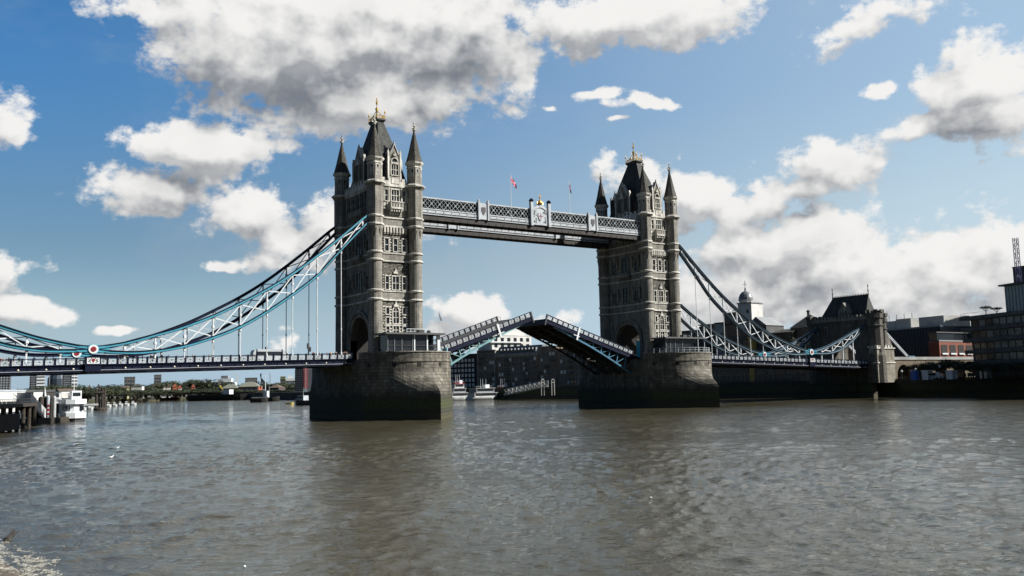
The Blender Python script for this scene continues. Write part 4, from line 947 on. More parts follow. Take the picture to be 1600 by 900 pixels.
# coach standing in the queue on the left span
t = thing('coach', 'pale grey coach waiting on the left span, only its roof showing', 'coach', (-27.6, -3.6, zL(-27) - 1.3)); z = zL(-27) - 1.3
q = MB(); pr_ = [(-3.6, .35), (-3.6, 1.9), (-3.3, 2.45), (-2.8, 2.6), (2.6, 2.6), (3.3, 2.3), (3.6, 1.4), (3.7, .35)]
q.ext(pr_, lambda u, d, z_: (-27.6 + u, -3.6 + d, z + z_), -1.05, 1.05); q.build('body', mat('grey_vehicle_paint', (.42, .45, .48), .35), t)
MB().box(-30.6, -24.8, -4.68, -4.63, z + 1.35, z + 2.1).build('side_window', glass, t); MB().add([(-24.25, -4.5, z + 1.5), (-24.25, -2.7, z + 1.5), (-24.5, -2.7, z + 2.2), (-24.5, -4.5, z + 2.2)], [(0, 1, 2, 3)]).build('windscreen', glass, t)
for x in (-30, -25.3):
    for y in (-4.6, -2.7): 
        w = MB(); w.lathe(0, 0, [(.36, -.12), (.36, .12)], 14); MB().merge(w, Matrix.Translation((x, y, z + .36)) @ Matrix.Rotation(pi / 2, 4, 'X')).build('wheel', darksteel, t)

# ------------------------------------------------------------------ buildings on the banks
def win_mesh(w, h, frame, nx=1, nz=1, name='window', lintel=True, pane=None):
    q = MB(); q.box(-w / 2 - .12, w / 2 + .12, -.10, .06, -.14, 0); q.box(-w / 2 - .1, w / 2 + .1, -.07, .06, h, h + .12); q.box(-w / 2 - .1, -w / 2, -.07, .06, 0, h); q.box(w / 2, w / 2 + .1, -.07, .06, 0, h)
    for i in range(1, nx): x = -w / 2 + w * i / nx; q.box(x - .04, x + .04, -.05, .06, 0, h)
    for i in range(1, nz): z = h * i / nz; q.box(-w / 2, w / 2, -.05, .06, z - .04, z + .04)
    q.k = 1; q.box(-w / 2, w / 2, -.02, .05, 0, h); return q.mesh(name, [frame, pane or glass])
def facade(label, cat, name, pl_, Dl, pr_, Dr, z0, pyt, depth, wall, rows=0, cols=0, win=None, roof='flat', roofm=None, rh=3.0, skip=(), margin=.06, top_margin=1.2, sill0=1.2, parapet=True, group=None, ztop=None):
    A_ = at(pl_, 600, Dl); B_ = at(pr_, 600, Dr); z1 = ztop if ztop is not None else zat(pl_, pyt, Dl)
    d = Vector((B_.x - A_.x, B_.y - A_.y, 0)); L = d.length; d.normalize(); n = Vector((-d.y, d.x, 0))
    if (A_ - CAM).dot(n) < 0: n = -n
    O = Vector((A_.x, A_.y, 0)); ang = atan2(d.y, d.x); t = thing(name, label, cat, (A_.x + d.x * L / 2, A_.y + d.y * L / 2, z0), group)
    T = Matrix.Translation(O) @ Matrix(((d.x, n.x, 0, 0), (d.y, n.y, 0, 0), (0, 0, 1, 0), (0, 0, 0, 1)))
    def P(q, nm, m_, par=None): return MB().merge(q, T).build(nm, m_, par or t)
    P(MB().box(0, L, 0, depth, z0, z1), 'wall', wall)
    if roof == 'flat':
        if parapet: P(MB().box(-.15, L + .15, -.15, .3, z1 - .05, z1 + .5).box(-.15, L + .15, .3, depth + .15, z1 - .05, z1 + .12), 'parapet', roofm or wall)
    elif roof == 'gable':      # ridge along the front
        q = MB().add([(-.3, -.4, z1), (L + .3, -.4, z1), (L + .3, depth + .4, z1), (-.3, depth + .4, z1), (-.3, depth / 2, z1 + rh), (L + .3, depth / 2, z1 + rh)], [(0, 1, 5, 4), (2, 3, 4, 5), (0, 4, 3), (1, 2, 5), (0, 3, 2, 1)]); P(q, 'roof', roofm or slate)
    elif roof == 'gable_front':
        q = MB().add([(-.3, -.4, z1), (L + .3, -.4, z1), (L + .3, depth + .4, z1), (-.3, depth + .4, z1), (L / 2, -.4, z1 + rh), (L / 2, depth + .4, z1 + rh)], [(0, 1, 4), (1, 2, 5, 4), (2, 3, 5), (3, 0, 4, 5), (0, 3, 2, 1)]); P(q, 'roof', roofm or slate)
    elif roof == 'hip':
        k = min(depth, L) / 2.2; q = MB().add([(-.4, -.4, z1), (L + .4, -.4, z1), (L + .4, depth + .4, z1), (-.4, depth + .4, z1), (k, depth / 2, z1 + rh), (max(L - k, k + .1), depth / 2, z1 + rh)], [(0, 1, 5, 4), (2, 3, 4, 5), (0, 4, 3), (1, 2, 5), (0, 3, 2, 1)]); P(q, 'roof', roofm or slate)
    if rows and cols:
        H = z1 - z0; cnt = 0
        for r in range(rows):
            for c_ in range(cols):
                if (r, c_) in skip or cnt >= 100: continue
                u = L * (margin + (1 - 2 * margin) * (c_ + .5) / cols); z = z0 + sill0 + (H - sill0 - top_margin) * r / rows; p = O + d * u - n * .06
                o = bpy.data.objects.new('window', win); C.objects.link(o); o.parent = t; o.location = Vector((p.x, p.y, z)) - Vector(WO[t.name]); o.rotation_euler = (0, 0, ang); cnt += 1
    return t, P, L, z1
W_s = win_mesh(1.1, 1.5, white, 2, 2); W_d = win_mesh(1.3, 1.7, concrete, 2, 2); W_l = win_mesh(1.1, 1.5, white, 2, 2); W_b = win_mesh(1.2, 1.5, white, 1, 1, pane=mat('sky_pale_pane', (.62, .62, .60), .4)); W_wide = win_mesh(4.2, 1.9, darksteel, 3, 1); W_tiny = win_mesh(1.8, 1.8, grey_clad); W_dark = win_mesh(1.4, 1.6, darksteel, 2, 1)  # W_b panes: reflected sky painted as a pale pane colour
W_far = win_mesh(2.4, 2.0, steelw)
# wharf warehouses seen between the raised leaves
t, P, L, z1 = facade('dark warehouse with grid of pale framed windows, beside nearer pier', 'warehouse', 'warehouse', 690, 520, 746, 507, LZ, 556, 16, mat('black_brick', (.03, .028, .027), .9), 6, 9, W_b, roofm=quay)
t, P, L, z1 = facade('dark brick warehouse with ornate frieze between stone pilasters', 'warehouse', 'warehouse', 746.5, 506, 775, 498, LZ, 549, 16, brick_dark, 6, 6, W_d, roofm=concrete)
for u in (0, L - .9): P(MB().box(u, u + .9, -.35, 0, LZ, z1), 'pilaster', concrete)
P(MB().box(0, L, -.5, 0, z1 - 1.6, z1 - 1.2), 'cornice', concrete)
for i in range(14): P(MB().box(.9 + i * (L - 2) / 14, .9 + (i + .55) * (L - 2) / 14, -.3, .1, z1 - 1.1, z1 - .1), 'frieze_panel', brick_dark)
t, P, L, z1 = facade('long dark brick warehouse with pale stone cornice and mansard dormers', 'warehouse', 'warehouse', 775.5, 497, 843, 478, LZ, 554, 16, brick_dark, 6, 14, W_d, roof='none')
P(MB().box(-.2, L + .2, -.7, .2, z1 - 1.5, z1 + .2), 'cornice', concrete)
P(MB().add([(0, .6, z1), (L, .6, z1), (L, 15, z1), (0, 15, z1), (0, 3.4, z1 + 4.2), (L, 3.4, z1 + 4.2), (L, 12, z1 + 4.4), (0, 12, z1 + 4.4)], [(0, 1, 5, 4), (1, 2, 6, 5), (2, 3, 7, 6), (3, 0, 4, 7), (4, 5, 6, 7)]), 'mansard_roof', copper)
for i in range(11):
    u = 1.5 + i * (L - 3) / 11; o = P(MB().box(u, u + 1.5, .7, 3.2, z1 + .7, z1 + 2.9), 'dormer', grey_clad); P(MB().box(u + .25, u + 1.25, .62, .72, z1 + 1.0, z1 + 2.6), 'dormer_window', glass, o)
t, P, L, z1 = facade('white rendered penthouse block rising behind the warehouse roofs', 'building', 'penthouse_block', 770, 503, 832, 519, LZ, 524, 14, render_w, 0, 0)
w = win_mesh(2.1, 1.9, dull)
for i in range(6):
    for k in range(2): u = L * (i + .6) / 6.2; q = MB().box(u - 1.0, u + 1.0, -.12, .05, z1 - 3.2 - k * 3.4, z1 - 1.2 - k * 3.4); P(q, 'window', glass)
P(MB().box(-2, L * .75, -1.2, 0, z1 - 4.0, z1 - 3.7), 'balcony', white); P(MB().box(2, L - 2, 3, 11, z1 + .1, z1 + 3.0), 'roof_storey', render_w)
t, P, L, z1 = facade('tall dark warehouse with pale cornice right of the mansard roof', 'warehouse', 'warehouse', 843.5, 477, 870, 469, LZ, 543, 18, brick_dark, 6, 5, W_d, roofm=concrete)
t, P, L, z1 = facade('dark brown warehouse half hidden under the distant raised leaf', 'warehouse', 'warehouse', 870.5, 468.5, 958, 440, LZ, 547, 18, brick_dark, 6, 14, W_d, roofm=concrete)
t, P, L, z1 = facade('wide dark block standing just left of the distant pier', 'warehouse', 'warehouse', 958.5, 439.8, 1000, 425, LZ, 549, 16, brick_dark, 5, 6, W_d)
bm_ = MB().box(-1.6, 1.6, -1.2, 0, 0, .15); 
for i in range(9): bm_.box(-1.55 + i * .38, -1.5 + i * .38, -1.2, -1.15, .15, 1.1)
bm_.box(-1.6, 1.6, -1.2, -1.14, 1.08, 1.16); BALC = bm_.mesh('iron_balcony', darksteel)
for wt in [o for o in bpy.data.objects if o.name.startswith('warehouse') and o.type == 'EMPTY'][1:]:
    wins = [c for c in wt.children if c.name.startswith('window')]
    if wt.name != 'warehouse':
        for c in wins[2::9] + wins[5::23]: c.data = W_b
    for c in wins[3::7]:
        o = bpy.data.objects.new('iron_balcony', BALC); C.objects.link(o); o.parent = wt; o.location = c.location - Vector((0, 0, .2)); o.rotation_euler = c.rotation_euler

# buildings beyond the right side span
facade('dark office block just right of the distant tower, pale window bands', 'building', 'office_block', 1040, 400, 1106, 386, LZ, 521, 20, dconcrete, 5, 9, W_l)
t, P, L, z1 = facade('building with stacked glass balconies beside the distant tower', 'building', 'balcony_block', 1060, 392, 1096, 384, LZ, 524, 10, dconcrete, 0, 0)
for r in range(4):
    P(MB().box(0, L, -1.8, 0, z1 - .5 - r * 3.1, z1 - .25 - r * 3.1), 'balcony_slab', grey_clad); P(MB().box(0, L, -1.8, -1.74, z1 - .25 - r * 3.1, z1 + .8 - r * 3.1), 'balcony_glass', glass)
for i in range(5): P(MB().box(L * i / 4.2, L * i / 4.2 + .16, -1.85, -1.7, LZ, z1 + .8), 'post', steelw)
facade('grey rendered block between the dark office and the domed brewery', 'building', 'rendered_block', 1121, 386, 1150, 381, LZ, 506, 14, mat('weathered_render', (.34, .35, .36), .85, var=.25, vscale=.2), 5, 4, W_dark, roofm=slate)
facade('dark brick block rising behind the nearer right chain', 'building', 'brick_block', 1096, 392, 1124, 388, LZ, 509, 14, brick_dark, 5, 4, W_s)
# brewery with cupola
t, P, L, z1 = facade('old dark brewery with white square tower and domed lead cupola', 'brewery', 'brewery', 1134, 380, 1183, 372, LZ, 508, 20, brick_dark, 4, 6, W_dark, roofm=slate)
P(MB().box(0, L * .48, .5, 16, z1, zat(1134, 489, 380)), 'upper_block', brick_dark)
q = MB(); q.box(L * .52, L * .95, -.2, 8, z1 - 2, zat(1162, 474, 374)); tw = P(q, 'tower', render_w)
for (u, z) in ((.60, 4), (.82, 4), (.60, 8.2), (.82, 8.2)): P(MB().box(L * u - .5, L * u + .5, -.32, -.15, zat(1162, 474, 374) - z, zat(1162, 474, 374) - z + 1.4), 'window', glass, tw)
P(MB().box(L * .50, L * .97, -.5, 8.2, zat(1162, 474, 374) - .1, zat(1162, 474, 374) + .35), 'tower_parapet', grey_clad, tw)
cx_ = L * .40; zd = zat(1156, 469, 378)
P(MB().lathe(cx_, 8.5, [(2.7, z1), (2.7, zd), (3.0, zd + .1), (3.0, zd + .4)], 8), 'cupola_drum', render_w)
for a in range(8): 
    T2 = Matrix.Translation((cx_, 8.5, 0)) @ Matrix.Rotation(a * pi / 4 + pi / 8, 4, 'Z'); P(MB().merge(MB().box(2.42, 2.62, -.35, .35, zd - 2.4, zd - .7), T2), 'drum_window', glass)
P(MB().lathe(cx_, 8.5, [(3.0, zd + .4), (2.9, zd + 1.4), (2.4, zd + 2.7), (1.5, zd + 3.7), (.5, zd + 4.2), (.35, zd + 4.5), (.35, zd + 5.2), (0, zd + 5.6)], 16), 'dome', copper)
q = MB().box(cx_ - .08, cx_ + .08, 8.4, 8.6, zd + 5.4, zd + 8.4); q.box(cx_ - 1.0, cx_ + 1.0, 8.45, 8.55, zd + 6.9, zd + 7.05); P(q, 'weathervane', darksteel)
t, P, L, z1 = facade('dark block with glazed gable next to the white brewery tower', 'building', 'glazed_gable_block', 1172, 372, 1202, 367, LZ, 510, 12, dconcrete, 4, 4, W_l, roof='gable_front', roofm=grey_clad, rh=3.6)
P(MB().add([(1.6, -.5, z1), (L - 1.6, -.5, z1), (L / 2, -.5, z1 + 2.9)], [(0, 1, 2)]), 'glazed_gable', glass)
t, P, L, z1 = facade('narrow ochre rendered bay behind the right suspension chain', 'building', 'ochre_bay', 1172, 368, 1179, 367, LZ, 528, 6, mat('ochre_render', (.42, .30, .08), .8, var=.2), 0, 0)
facade('long low grey stone building with shallow roof left of the gatehouse', 'building', 'stone_building', 1200, 371, 1242, 364, LZ, 521, 14, brick_yel, 4, 8, W_s, roof='gable', roofm=slate, rh=1.6)
t, P, L, z1 = facade('small dark building with swept roof just left of the gatehouse', 'building', 'swept_roof_building', 1240, 368, 1272, 362, LZ, 513, 12, brick_dark, 4, 3, W_dark, roof='hip', roofm=slate, rh=5.2)
P(MB().lathe(L * .42, 6, [(.5, z1 + 4.6), (.5, z1 + 6.2), (.7, z1 + 6.4), (.7, z1 + 6.7), (.0, z1 + 7.2)], 8), 'chimney_cowl', darksteel)
facade('dark brick terrace filling the bank under the right span', 'building', 'brick_terrace', 1100, 382, 1270, 353, LZ, 560, 10, brick_dark, 2, 18, W_dark, ztop=15.5)

# gatehouse at the end of the right span
t = thing('gatehouse', 'squat stone castle gatehouse with steep black roof where right span lands', 'gatehouse', (180, 0, LZ)); xa, xb, ya, yb = 175.2, 184.5, -10.8, 12.5
FW = lambda u, d, z: (xa - d, u, z)
q = MB(); arch2 = [(4.8 * cos(pi * i / 12), 15.5 + 5.2 * sin(pi * i / 12)) for i in range(13)]
poly = [(ya, LZ - 6), (ya, 26.2), (yb, 26.2), (yb, LZ - 6), (4.8, LZ - 6)] + [(4.8, 11.5)] + arch2 + [(-4.8, 11.5), (-4.8, LZ - 6)]
gs = stone('gatehouse_stone', (.125, .115, .097), (.095, .088, .074), (.05, .047, .04), 1.1, .5, .6, .4)
q.ext([(ya, 5), (ya, 26.2), (yb, 26.2), (yb, 5), (4.8, 5)] + arch2 + [(-4.8, 5)], FW, -3.0, 0); q.ext([(ya, 5), (ya, 26.2), (yb, 26.2), (yb, 5), (4.8, 5)] + arch2 + [(-4.8, 5)], FW, -9.3, -6.3); q.box(xa + 2.9, xb - 2.9, ya, -4.8, 5, 26.2); q.box(xa + 2.9, xb - 2.9, 4.8, yb, 5, 26.2); q.box(xa + 2.9, xb - 2.9, -4.8, 4.8, 21, 26.2)
q.build('wall', gs, t)
MB().box(xa - .9, xb, -4.9, 4.9, 2, 11.3).build('abutment', quay, t); MB().box(xa - .2, xa + 2, ya, yb, 0, 10.6).build('abutment', quay, t)
q = MB(); q.box(xa - .45, xb + .45, ya - .45, yb + .45, 25.7, 26.3)
q.build('string_course', gs, t)
q = MB(); n = 17
for i in range(n): y = ya + (i + .5) * (yb - ya) / n; q.box(xa - .4, xa, y - .42, y + .42, 27.2, 28.0)
q.box(xa - .4, xa, ya, yb, 26.3, 27.2); q.box(xb, xb + .4, ya, yb, 26.3, 27.6); q.box(xa, xb, ya - .4, ya, 26.3, 27.6); q.build('parapet', ashlar, t)
q = MB(); q.add([(xa + 1, ya + 2.2, 26.3), (xb - 1, ya + 2.2, 26.3), (xb - 1, yb - 2.2, 26.3), (xa + 1, yb - 2.2, 26.3), (xa + 4.6, ya + 2.9, 34.6), (xa + 4.6, yb - 6.2, 34.9)], [(0, 3, 5, 4), (2, 1, 4, 5), (1, 0, 4), (3, 2, 5), (0, 1, 2, 3)]); rf = q.build('roof', slate, t)
q = MB().box(xa + 4.45, xa + 4.75, ya + 2.9, yb - 6.2, 34.6, 35.1)
for i in range(24): y = ya + 2.9 + i * (yb - ya - 9.1) / 23; q.box(xa + 4.55, xa + 4.65, y - .1, y + .1, 35.1, 35.5)
q.build('ridge_crest', darksteel, rf)
for y in (ya + 2.9, yb - 6.2): MB().lathe(xa + 4.6, y, [(.25, 34.6), (.12, 36), (.3, 36.3), (.12, 36.6), (.1, 37.6), (.22, 37.8), (.03, 38.6)], 6).build('finial', darksteel, rf)
q = MB(); q.add([(xa + .2, -2.9, 26.3), (xa + .2, 1.3, 26.3), (xa + .2, 1.3, 29.6), (xa + .2, -.8, 32.6), (xa + .2, -2.9, 29.6), (xa + 4, -2.9, 26.3), (xa + 4, 1.3, 26.3), (xa + 4, 1.3, 29.6), (xa + 4, -.8, 32.6), (xa + 4, -2.9, 29.6)], [(0, 1, 2, 3, 4), (0, 5, 6, 1), (1, 6, 7, 2), (2, 7, 8, 3), (3, 8, 9, 4), (4, 9, 5, 0)]); dm = q.build('dormer', ashlar, t)
for y in (-1.6, 0): MB().box(xa + .1, xa + .25, y - .4, y + .4, 27.6, 29.4).build('dormer_window', glass, dm)
for y in (-3.9, 7, 9.6): MB().box(xa - .12, xa + .02, y - .35, y + .35, 21.4, 24.0).build('slit_window', glass, t)
for y in (-3.2, 6.2, 10.5): MB().box(xa - .3, xa, y - .75, y - .5, 21.2, 24.3).box(xa - .3, xa, y + .5, y + .75, 21.2, 24.3).box(xa - .35, xa, y - .75, y + .75, 24.3, 24.6).build('window_surround', ashlar, t)
for (cx, cy, zt, r) in ((xa + 2.2, ya - .3, 29.3, 2.7), (xa + 2.0, yb + .2, 28.6, 2.4), (xb - 3.2, ya - .2, 28.2, 1.7)):
    q = MB().lathe(cx, cy, [(r + .5, 5), (r + .4, 14), (r, 15), (r, zt - 3.2), (r + .35, zt - 2.8), (r + .35, zt - 1.0)], 10); tu = q.build('turret', gs, t)
    for i in range(8): a = i * pi / 4; MB().merge(MB().box(r - .1, r + .45, -.62, .62, zt - 1.05, zt), Matrix.Translation((cx, cy, 0)) @ Matrix.Rotation(a, 4, 'Z')).build('merlon', gs, tu)
    MB().lathe(cx, cy, [(r + .1, zt - 5.6), (r + .28, zt - 5.4), (r + .28, zt - 5.1), (r + .05, zt - 5.0)], 10).build('turret_ring', gs, tu)
q = MB().box(xa - .5, xb - .2, -13.2, ya + .6, 5, 16.2); bt_ = q.build('buttress', stone('pale_buttress', (.33, .305, .245), (.22, .20, .16), (.12, .11, .09), .9, .5, .8, .35), t)
q = MB().box(xa - .8, xb + .1, -13.5, ya, 16.2, 16.6); q.box(xa - .75, xb + .05, -13.45, ya, 11.4, 11.8)
for i in range(6): x = xa - .8 + i * 1.55; q.box(x, x + .9, -13.5, -13.2, 16.6, 17.3)
for i in range(3): y = -13.1 + i * 1.2; q.box(xa - .8, xa - .5, y, y + .7, 16.6, 17.3)
q.build('string_course', trim, bt_)
q = MB().add([(xb - 3.4, ya - .1, 24), (xb - 1.0, ya - .1, 24), (xb - 1.0, ya - 1.0, 21), (xb - 3.4, ya - 1.0, 21), (xb - .1, ya - .1, 16.2), (xb - .1, ya - 2.2, 16.2), (xb - 4.2, ya - 2.2, 16.2), (xb - 4.2, ya - .1, 16.2)], [(0, 1, 2, 3), (3, 2, 5, 6), (1, 4, 5, 2), (0, 3, 6, 7)]); q.build('sloped_buttress', gs, t)
# approach viaduct
t = thing('approach_viaduct', 'pale stone arched viaduct running right from the gatehouse', 'viaduct', (225, 0, LZ)); q = MB(); fv = lambda u, d, z: (u, -10.2 - d, z)
poly = [(187, 5), (187, 12.6), (262, 12.6), (262, 5)]; 
for k in range(5, -1, -1):
    c0 = 194 + k * 11.5; poly += [(c0 + 4, 5)] + [(c0 + 4 * cos(pi * i / 8), 7.4 + 3.6 * sin(pi * i / 8)) for i in range(9)] + [(c0 - 4, 5)]
q.ext(poly, fv, -.9, 0); q.build('arcade_wall', brick_yel, t); MB().box(187, 262, -9.3, 9.5, 11.6, 12.4).build('road_slab', asphalt, t); MB().box(187, 262, -10.5, -9.9, 12.6, 13.6).build('parapet', concrete, t); MB().box(187, 262, 3, 4, 5, 11.6).build('inner_wall', brick_dark, t)
for y, l in ((-9.2, 'pale blue anchor tie slanting down behind gatehouse, nearer of two'), (9.2, 'pale blue anchor tie slanting down behind gatehouse, farther of two')):
    t = thing('anchor_tie', l, 'anchor tie', (199, y, 12.5))
    for z in (-.34, .34): MB().beam((185.6, y, 22.4 + z), (199.2, y, 13.0 + z), .5, .36).build('tie_plate', steelw, t)
    MB().box(198.0, 201.5, y - .7, y + .7, 12.4, 14.0).build('anchor_box', midblue, t)

# offices to the right
t, P, L, z1 = facade('dark blue ribbed glass office with pale plant rooms on top', 'office building', 'glass_office', 1372, 440, 1476, 415, LZ, 518, 30, mat('blue_black_glass', (.014, .026, .045), .25, var=.3, vscale=.1), 0, 0, roofm=grey_clad)
for i in range(46): u = L * (i + .5) / 46; P(MB().box(u - .08, u + .08, -.3, 0, LZ + 2, z1 - .2), 'facade_fin', mat('fin_metal', (.05, .06, .07), .5))
for (a, b_, h) in ((.04, .26, 4.2), (.27, .50, 4.8), (.62, .98, 4.6)): o = P(MB().box(L * a, L * b_, 3, 18, z1 + .1, z1 + h), 'plant_room', mat('pale_cladding', (.40, .40, .38), .7, var=.15, vscale=.3))
for i in range(4): P(MB().box(L * (.08 + .12 * i), L * (.08 + .12 * i) + .15, 6, 6.2, z1 + 4, z1 + 7.2), 'mast', darksteel)
t, P, L, z1 = facade('orange brick block with deep square openings beside the dark glass office', 'building', 'brick_office', 1472, 392, 1524, 413, LZ, 533, 4.5, mat('orange_brick', (.17, .05, .028), .85, var=.25, vscale=.8), 0, 0, roofm=grey_clad)
for r in range(3):
    for c_ in range(4):
        u = L * (c_ + .2) / 4; o = P(MB().box(u, u + L / 4 * .68, -.12, .3, z1 - 5.2 - r * 4.6, z1 - 1.4 - r * 4.6), 'opening', dull); P(MB().box(u, u + L / 4 * .68, -.5, -.1, z1 - 5.2 - r * 4.6, z1 - 4.6 - r * 4.6), 'planter', white, o)
P(MB().box(.5, L, 1, 4.2, z1 + .5, z1 + 3.4), 'roof_storey', glass); P(MB().box(-.2, L + .8, .6, 4.5, z1 + 3.4, z1 + 3.8), 'roof_slab', dconcrete)
t, P, L, z1 = facade('dark concrete office with long projecting floor slabs at right edge', 'office building', 'terraced_office', 1524, 322, 1720, 285, LZ, 499, 30, dconcrete, 0, 0, parapet=False)
for r in range(6):
    z = z1 - r * 3.55; P(MB().box(-3.4 + .5 * min(r, 4), L, -1.5, 4, z - .2, z + .95), 'floor_slab', dconcrete)
    for c_ in range(16):
        if r > 0: 
            u = 1.2 + c_ * L / 16; P(MB().box(u, u + L / 16 * .82, -.12, .1, z + 1.2, z + 3.1), 'window', mat('office_blind', (.16, .17, .17), .5) if (c_ * 7 + r * 3) % 5 == 0 else glass)
for u in (-2.8, -1.4): P(MB().box(u, u + .06, -1.3, -1.24, z1 + .9, z1 + 2.0), 'guard_rail', steelw)
P(MB().box(-3, 6, -1.3, -1.24, z1 + 1.9, z1 + 2.0), 'guard_rail', steelw)
o = P(MB().box(L * .26, L, 3, 20, z1 + 1, z1 + 9.2), 'glass_penthouse', mat('pale_glass', (.10, .15, .18), .15)); P(MB().box(L * .24, L, 1.5, 21, z1 + 9.2, z1 + 9.7), 'penthouse_roof', darksteel, o)
for i in range(14): P(MB().box(L * .26 + i * 1.4, L * .26 + i * 1.4 + .12, 2.85, 3.05, z1 + 1, z1 + 9.2), 'mullion', steelw, o)
def umbrella_tree(px, py, D, label):
    p = at(px, py, D); t = thing('rooftop_tree', label, 'tree', (p.x, p.y, p.z - 2.6)); q = MB(); q.lathe(p.x, p.y, [(.16, p.z - 2.6), (.10, p.z - .6)], 6)
    for a in range(5): q.beam((p.x, p.y, p.z - 1.2), (p.x + 1.1 * cos(a * 1.26), p.y + 1.1 * sin(a * 1.26), p.z - .2), .07)
    q.build('trunk', bark, t); q = MB(); r_ = random.Random(int(px))
    for i in range(700):
        a, rr, z = r_.uniform(0, 6.28), sqrt(r_.random()) * 1.75, r_.gauss(0, .26); c_ = Vector((p.x + rr * cos(a), p.y + rr * sin(a), p.z + z * (1 - rr / 2.4) + .1)); v = [Vector((r_.gauss(0, .13), r_.gauss(0, .13), r_.gauss(0, .10))) for _ in range(3)]
        q.add([c_ + x for x in v], [(0, 1, 2)])
    q.build('crown', leafd, t)
umbrella_tree(1540, 481, 325, 'flat topped small tree on office roof, left of two'); umbrella_tree(1557, 482.5, 327, 'flat topped small tree on office roof nearer the glass penthouse')
def crane(px, pyb, pyt, D, w, col, label, jib=None, nseg=14):
    a = at(px, pyb, D); z0, z1 = a.z, zat(px, pyt, D); t = thing('tower_crane', label, 'crane', (a.x, a.y, z0)); q = MB(); h = w / 2
    for sx, sy in ((-h, -h), (h, -h), (h, h), (-h, h)): q.beam((a.x + sx, a.y + sy, z0), (a.x + sx, a.y + sy, z1), w * .13)
    for i in range(nseg):
        za, zb = z0 + (z1 - z0) * i / nseg, z0 + (z1 - z0) * (i + 1) / nseg; s_ = 1 if i % 2 else -1
        for sy in (-h, h): q.beam((a.x - h * s_, a.y + sy, za), (a.x + h * s_, a.y + sy, zb), w * .09)
        for sx in (-h, h): q.beam((a.x + sx, a.y - h * s_, za), (a.x + sx, a.y + h * s_, zb), w * .09)
    q.build('mast', col, t)
    if jib:
        (jx, jy) = jib; b_ = at(jx, jy, D); q = MB().beam((a.x, a.y, z1 - .1), (b_.x, b_.y, b_.z), w * .35); q.beam((a.x, a.y, z1 + w), (b_.x, b_.y, b_.z), w * .15); q.build('jib', col, t)
    return t
crane(1594.5, 470, 371, 420, 1.5, mat('crane_blue', (.015, .022, .10), .5), 'blue lattice tower crane standing behind the office at right edge')
facade('plain dark block added behind the castle gatehouse, hiding sky in its arch', 'building', 'brick_block', 1306, 405, 1352, 395, LZ, 540, 12, brick_dark, 3, 5, W_dark, ztop=23.5)  # added so no bright sky shows through the gatehouse arch
facade('unfinished slender tower frame at the far right edge', 'building', 'unfinished_tower', 1597, 430, 1640, 425, LZ, 418, 12, darksteel, 0, 0)

# ------------------------------------------------------------------ trees
def crown_mesh(seed, n, leaf, m_, lobes=9, flat=.85):
    r_ = random.Random(seed); L_ = [(Vector((r_.gauss(0, .42), r_.gauss(0, .42), r_.gauss(0, .30) * flat)), r_.uniform(.26, .50)) for _ in range(lobes)]
    q = MB()
    for i in range(n):
        c_, R_ = L_[r_.randrange(lobes)]; d = Vector((r_.gauss(0, 1), r_.gauss(0, 1), r_.gauss(0, 1))).normalized() * R_ * (.55 + .5 * r_.random())
        p = c_ + d; a = Vector((r_.gauss(0, 1), r_.gauss(0, 1), r_.gauss(0, 1))).normalized(); b_ = a.cross(d.normalized() + Vector((.01, .02, .03))).normalized(); s_ = leaf * r_.uniform(.6, 1.5); cc = b_.cross(a)
        q.add([p - a * s_, p + b_ * s_ * .6, p + a * s_, p - b_ * s_ * .6 + cc * s_ * .3], [(0, 1, 2, 3)])
    return q.mesh('crown', m_)
CR = [crown_mesh(1, 1500, .055, leafd), crown_mesh(2, 1500, .055, leafm), crown_mesh(3, 1500, .05, leafd, 12, .7), crown_mesh(4, 1600, .05, leafm, 7, 1.2)]
TR = MB(); TR.lathe(0, 0, [(.07, -1.6), (.05, -.4), (.03, .1)], 6)
for a in range(5): TR.beam((0, 0, -.5), (.42 * cos(a * 1.26), .42 * sin(a * 1.26), .1), .03)
TRM = TR.mesh('trunk', bark)
def tree(px, pyt, D, z0, w, kind, label, group):
    z1 = zat(px, pyt, D); p = at(px, 600, D); h = z1 - z0; s_ = Vector((w, w, h / 2.6)); t = thing('broadleaf_tree', label, 'tree', (p.x, p.y, z0), group)
    rz = U(0, 6)
    for nm, me, dz in (('trunk', TRM, 0), ('crown', CR[kind], 0)):
        o = bpy.data.objects.new(nm, me); C.objects.link(o); o.parent = t; o.location = (0, 0, 1.6 * h / 2.6); o.scale = s_; o.rotation_euler = (0, 0, rz)
    return t
GT = 'trees lining the far bank'
spots = [(22, 611, 640, 12), (36, 609, 650, 12), (52, 606, 690, 13), (68, 603, 700, 12), (84, 600.5, 720, 14), (97, 600, 740, 13), (110, 602, 760, 13), (124, 605, 780, 12), (137, 606, 800, 12), (151, 603, 820, 11), (163, 601, 840, 13), (176, 602, 860, 13), (189, 603, 880, 12), (203, 604, 900, 12), (214, 598, 910, 12), (226, 600, 920, 12), (238, 601, 940, 12), (256, 594, 960, 13), (266, 597, 960, 12), (276, 597, 970, 13), (287, 600, 975, 11), (299, 591, 985, 15), (312, 590, 985, 16), (321, 594, 985, 12), (334, 603, 975, 12), (345, 606, 965, 10), (362, 602, 960, 12), (378, 598, 950, 12), (391, 600, 950, 11), (404, 599, 940, 12), (417, 599, 930, 11), (429, 597, 920, 13), (441, 597, 910, 12), (452, 599, 900, 12), (464, 604, 890, 11), (476, 603, 880, 12), (156, 610, 800, 10), (246, 608, 900, 11), (262, 609, 900, 10), (282, 609, 930, 10), (316, 607, 930, 10), (222, 609, 880, 10), (196, 611, 850, 10), (175, 612, 830, 10), (120, 613, 740, 10), (86, 613, 700, 10)]
